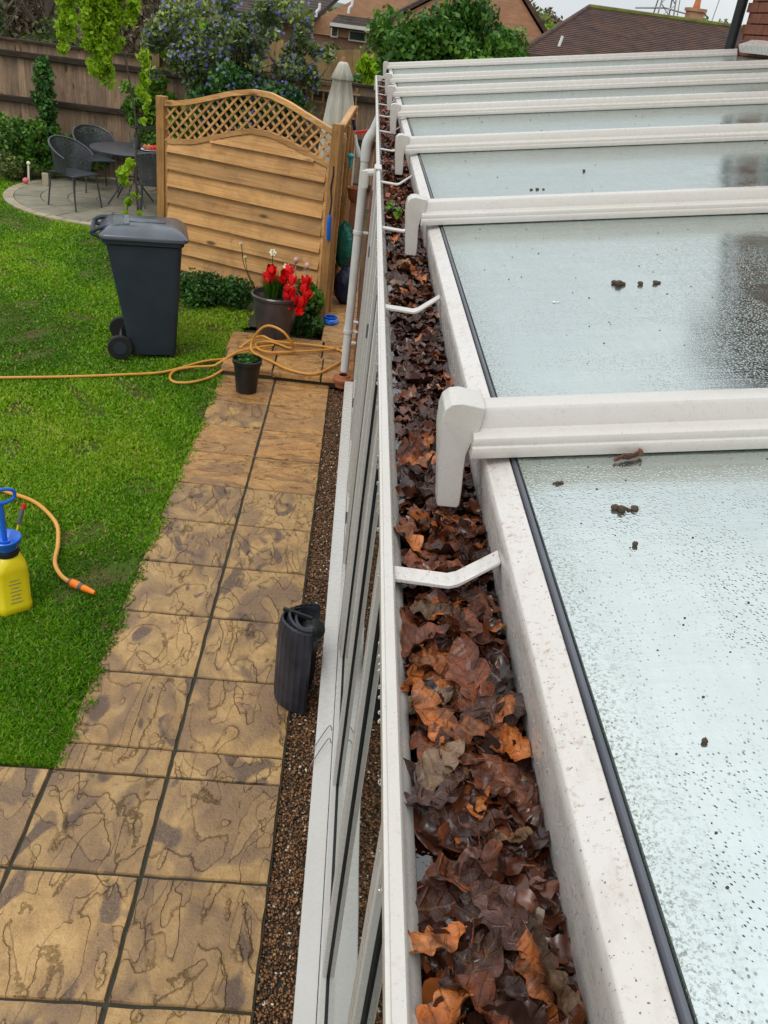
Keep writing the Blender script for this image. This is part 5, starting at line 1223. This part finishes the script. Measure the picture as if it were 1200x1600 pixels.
# sandy rendered outbuilding glimpsed through the blue bush
sh = thing('rendered_shed', 'sandy rendered shed glimpsed through the blue-flowering bush', 'shed', (-3.2, 17.5, 0))
m = MB(); m.prism([(-.45, 0), (-.45, 2.02), (-.3, 2.18), (.0, 2.24), (.25, 2.16), (.4, 2.0), (.4, 0)], lambda p: (p[0], 0, p[1]), lambda p: (p[0], 1.4, p[1])); m.build('wall', simple('sandy_render', (.46, .36, .24), (.38, .29, .19), rough=.9), sh)

# ------------------------------------------------------------------ HOUSES
hs = thing('far_brick_house', 'orange brick house with dark tiled roofs and small white windows, upper middle', 'house', (0, 44, -1.2))
m = MB((0, 44, -1.2)); m.box((-.6, 47, .4), (9.6, 5.8, 3.25)); m.build('wall', M_BRICKF, hs, smooth=False)
def roofslab(name, mat, x0, x1, y0, z0, y1, z1, parent, org, x0b=None, x1b=None, th=.18, rows=24, gauge=None):
    """tile courses as stepped rows"""
    x0b = x0 if x0b is None else x0b; x1b = x1 if x1b is None else x1b
    m = MB(org); V = []; F = []
    for r in range(rows):
        t0, t1 = r / rows, (r + 1) / rows
        xa0, xa1 = x0 + (x0b - x0) * t0, x1 + (x1b - x1) * t0; xb0, xb1 = x0 + (x0b - x0) * t1, x1 + (x1b - x1) * t1
        ya, yb = y0 + (y1 - y0) * t0, y0 + (y1 - y0) * t1; za, zb = z0 + (z1 - z0) * t0, z0 + (z1 - z0) * t1
        n = len(V); e = .022
        V += [(xa0, ya, za), (xa1, ya, za), (xa1, ya, za + e), (xa0, ya, za + e), (xb1, yb, zb + .002), (xb0, yb, zb + .002)]
        F += [(n, n + 1, n + 2, n + 3), (n + 3, n + 2, n + 4, n + 5)]
    n = len(V); V += [(x0, y0, z0 - th), (x1, y0, z0 - th), (x1b, y1, z1 - th), (x0b, y1, z1 - th), (x0, y0, z0), (x1, y0, z0), (x1b, y1, z1), (x0b, y1, z1)]
    F += [(n, n + 1, n + 2, n + 3), (n, n + 1, n + 5, n + 4), (n + 1, n + 2, n + 6, n + 5), (n, n + 3, n + 7, n + 4)]
    m.add(V, F); me = bpy.data.meshes.new(name); me.from_pydata([(v[0] - org[0], v[1] - org[1], v[2] - org[2]) for v in m.v], [], m.f); me.materials.append(mat); me.update()
    o = bpy.data.objects.new(name, me); COL.objects.link(o); o.parent = parent; return o
O = (0, 44, -1.2)
# left lower roof, gable of orange brick, right lower roof
m = MB(O); m.prism([(-2.9, 1.6), (-2.9, 2.0), (2.4, 5.0), (4.2, 4.0), (4.2, 1.6)], lambda p: (p[0], 43.9, p[1]), lambda p: (p[0], 44.3, p[1])); m.build('gable_wall', M_BRICKO, hs, smooth=False)
roofslab('roof', M_TILE2, -6.2, -2.75, 43.2, 2.06, 47.5, 4.6, hs, O, -6.2, -.3)
r_ = roofslab('roof', M_TILE2, -1.90, 3.2, 43.4, 2.10, 47.0, 4.6, hs, O, .25, 3.4)
m = MB(O); m.box((.65, 43.3, 2.06), (5.1, .12, .14)); m.build('gutter_board', M_UPVC, hs)
def hwin(x, z, w_, h_):
    m = MB(O); m.box((x, 43.86, z), (w_, .10, h_)); f = m.build('window', M_UPVC, hs, bevel=.01)
    m = MB(O)
    k = 2 if w_ > .9 else 1; iw = (w_ - .12 - .06 * (k - 1)) / k
    for i in range(k): m.box((x - w_ / 2 + .06 + iw / 2 + i * (iw + .06), 43.80, z), (iw, .02, h_ - .14))
    m.build('pane', M_WGLASS, f, smooth=False)
hwin(-1.70, 1.78, .34, .46); hwin(-.66, 1.72, .82, .44); hwin(-4.35, 1.78, .5, .45); hwin(-3.2, 1.82, .5, .45)
for (x, z) in ((-2.55, 2.45), (-1.15, 2.75)):
    m = MB(O); m.tube(spline([(x, 43.5, z - .2), (x + .02, 43.5, z), (x + .12, 43.5, z + .12), (x + .13, 43.5, z + .35)], 4), .06, 8); m.build('flue', M_WHITEP, hs)
# right-hand roofs
h2 = thing('brown_roofed_house', 'house with long brown mossy tiled roof and chimney, upper right', 'house', (6.5, 26, 0))
O2 = (6.5, 26, 0)
roofslab('roof', M_TILE, 3.42, 11.8, 22.6, 2.30, 27.0, 3.50, h2, O2, 5.75, 11.8, rows=30)
m = MB(O2); m.tube([(5.75, 27.0, 3.52), (11.8, 27.0, 3.52)], .07, 8); m.build('ridge', M_MOSS, h2)
m = MB(O2); m.tube([(3.42, 22.6, 2.32), (5.75, 27.0, 3.52)], .06, 8); m.build('hip_ridge', M_TILE, h2)
m = MB(O2); m.prism([(3.42, 22.6), (5.75, 27.0), (3.42, 31.4)], lambda p: (p[0], p[1], 2.30), lambda p: (p[0] + (.0 if p[0] > 4 else 2.3) * 0, p[1], 2.305)); 
m = MB(O2); m.box((7.7, 27.2, 1.1), (8.2, 8.6, 2.35)); m.build('wall', M_BRICKW, h2, smooth=False)
ch = MB(O2); ch.box((8.75, 27.3, 3.55), (.40, .40, .42)); ch.box((8.75, 27.3, 3.80), (.48, .48, .08)); co = ch.build('chimney', M_BRICKO, h2, smooth=False)
m = MB(O2); m.lathe([(.09, 3.83), (.10, 3.86), (.085, 3.95), (.07, 4.10), (.10, 4.12), (.10, 4.15), (.06, 4.16)], 14, (8.75, 27.3, 0)); m.build('chimney_pot', simple('orange_clay', (.55, .19, .06), rough=.7), co)
m = MB(O2); m.tube([(8.30, 27.3, 3.4), (8.22, 27.3, 4.3)], .012, 6); m.build('aerial_mast', M_STEEL, h2)
m = MB(O2); m.tube([(9.25, 27.3, 3.4), (9.35, 27.3, 4.4)], .012, 6); m.build('aerial_mast', M_STEEL, h2)
m = MB(O2); m.tube([(4.45, 23.4, 2.50), (4.50, 23.4, 2.75)], .035, 8); m.build('vent_pipe', M_WHITEP, h2)
h3 = thing('brick_gable_house', 'brown brick gable end between the large tree and the brown roof', 'house', (3.6, 30, 0))
O3 = (3.6, 30, 0)
m = MB(O3); m.prism([(.6, 0), (.6, 2.6), (3.55, 4.35), (5.45, 2.42), (5.45, 0)], lambda p: (p[0], 30, p[1]), lambda p: (p[0], 36, p[1])); m.build('wall', M_BRICKO, h3, smooth=False)
m = MB(O3); m.prism([(5.6, 2.36), (3.55, 4.42), (.5, 2.6), (.5, 2.72), (3.55, 4.55), (5.7, 2.44)], lambda p: (p[0], 29.9, p[1]), lambda p: (p[0], 36.1, p[1])); m.build('roof', M_TILE, h3, smooth=False)

# pylon, hills and far trees
py = thing('pylon', 'faint grey electricity pylon on the skyline at the upper right', 'pylon', (43.4, 150, -4))
m = MB()
for (sx, sy) in ((-1, -1), (1, -1), (1, 1), (-1, 1)): m.tube([(sx * 2.2, sy * 2.2, 0), (sx * .5, sy * .5, 20)], .12, 5)
for k in range(8):
    z0, z1 = 2 + k * 2.2, 4.2 + k * 2.2; a0, a1 = 2.2 - 1.7 * z0 / 20, 2.2 - 1.7 * z1 / 20; m.tube([(-a0, -a0, z0), (a1, -a1, z1)], .07, 4); m.tube([(a0, -a0, z0), (-a1, -a1, z1)], .07, 4)
m.build('tower', M_STEEL, py)
for z, hw_ in ((12.0, 4.5), (15.5, 3.8)): m = MB(); m.tube([(-hw_, 0, z), (0, 0, z + .5), (hw_, 0, z)], .12, 5); m.build('cross_arm', M_STEEL, py)
hl = MB(); nx = 80; V = []; F = []
for j, (yy, zz) in enumerate(((110, -4), (200, .5), (330, 3.0), (480, -10))):
    for i in range(nx + 1):
        x = -260 + 620 * i / nx; V.append((x, yy, zz + (1.2 * math.sin(x * .03 + j) + .7 * math.sin(x * .083 + 2 * j)) * (1 if 0 < j < 3 else 0)))
for j in range(3):
    for i in range(nx): a = j * (nx + 1) + i; F.append((a, a + 1, a + nx + 2, a + nx + 1))
hl.add(V, F); struct(hl.build('hills', simple('wooded_hill', (.12, .14, .10), (.16, .15, .12), rough=1, scale=.05, bump=1, bscale=.4, bdist=2)))
def ftree(x, y, z, r, mat, label, seed, n=2600, tone=.5):
    t = thing('skyline_tree', label, 'tree', (x, y, -4), 0, 'trees on the far skyline'); C, Rr = ell(0, 0, z + 4, r, r, r * .8, 16, r * .42, seed)
    m = MB(); m.tube([(0, 0, -1), (0, 0, z + 4)], [.4, .2], 6); m.build('trunk', M_BARK, t); leafcloud('crown', mat, C, Rr, n, r * .12, t, tone)
ftree(18.8, 118, 2.6, 3.6, M_LOLIVE, 'pale grey-green tree on the skyline left of the yellow-green one', 31, tone=.7)
ftree(19.4, 100, 3.0, 2.3, M_LLIME, 'yellow-green rounded tree on the skyline right of the brick gable', 32, tone=.05)
ftree(24.0, 135, 3.2, 3.6, M_LBROWN, 'brownish leafless treetop right of the yellow-green tree', 33, tone=.6)
ftree(43.5, 128, 4.0, 3.8, M_LOLIVE, 'grey-olive tree on the skyline left of the house corner', 34, tone=.5)
ftree(31.5, 150, 2.2, 3.0, M_LBROWN, 'low brown treetop behind the long mossy ridge', 35, tone=.6)
ftree(37.5, 140, 2.6, 3.2, M_LOLIVE, 'small olive treetop right of the chimney', 36, tone=.5)
q = random.Random(21); C = [(q.uniform(-60, 120), q.uniform(120, 190), q.uniform(-1, 1.6)) for k in range(150)]
mass('distant_wood', 'hazy line of distant woodland under the white sky', 'woodland', M_LOLIVE, C, [q.uniform(2, 4.5) for _ in C], 20000, .7, .55, 4)


# twigs, stalks and acorn bits tangled in the litter; seedlings sprouting in the gutter
m = MB()
for k in range(110):
    y = .15 + 2.6 * rnd.random() ** 1.3; x = rnd.uniform(.092, .158); a = rnd.uniform(0, 6.28); L = rnd.uniform(.008, .026); z = 2.236 + rnd.uniform(-.004, .006)
    dx, dy = math.cos(a) * L / 2, math.sin(a) * L / 2
    dx = max(-(x - .086), min(.166 - x, dx))
    m.tube([(x - dx, y - dy, z), (x + rnd.gauss(0, .001), y, z + rnd.uniform(0, .003)), (x + dx, y + dy, z + rnd.gauss(0, .002))], [.0006, .0005, .0003], 4)
stuff(m.build('leaf_stalks', M_OAK_B, lit))
for k, (x, y) in enumerate(((.083, 2.42), (.101, 2.33))):
    leafcloud('seedling', M_LG, [(0, 0, .022), (.004, .01, .034)], [.010, .008], 9, .014, thing('gutter_seedling', ('left' if k == 0 else 'right') + ' one of two small green seedlings sprouting from the leaves in the gutter', 'seedling', (x + .006, y, 2.226)), .9)
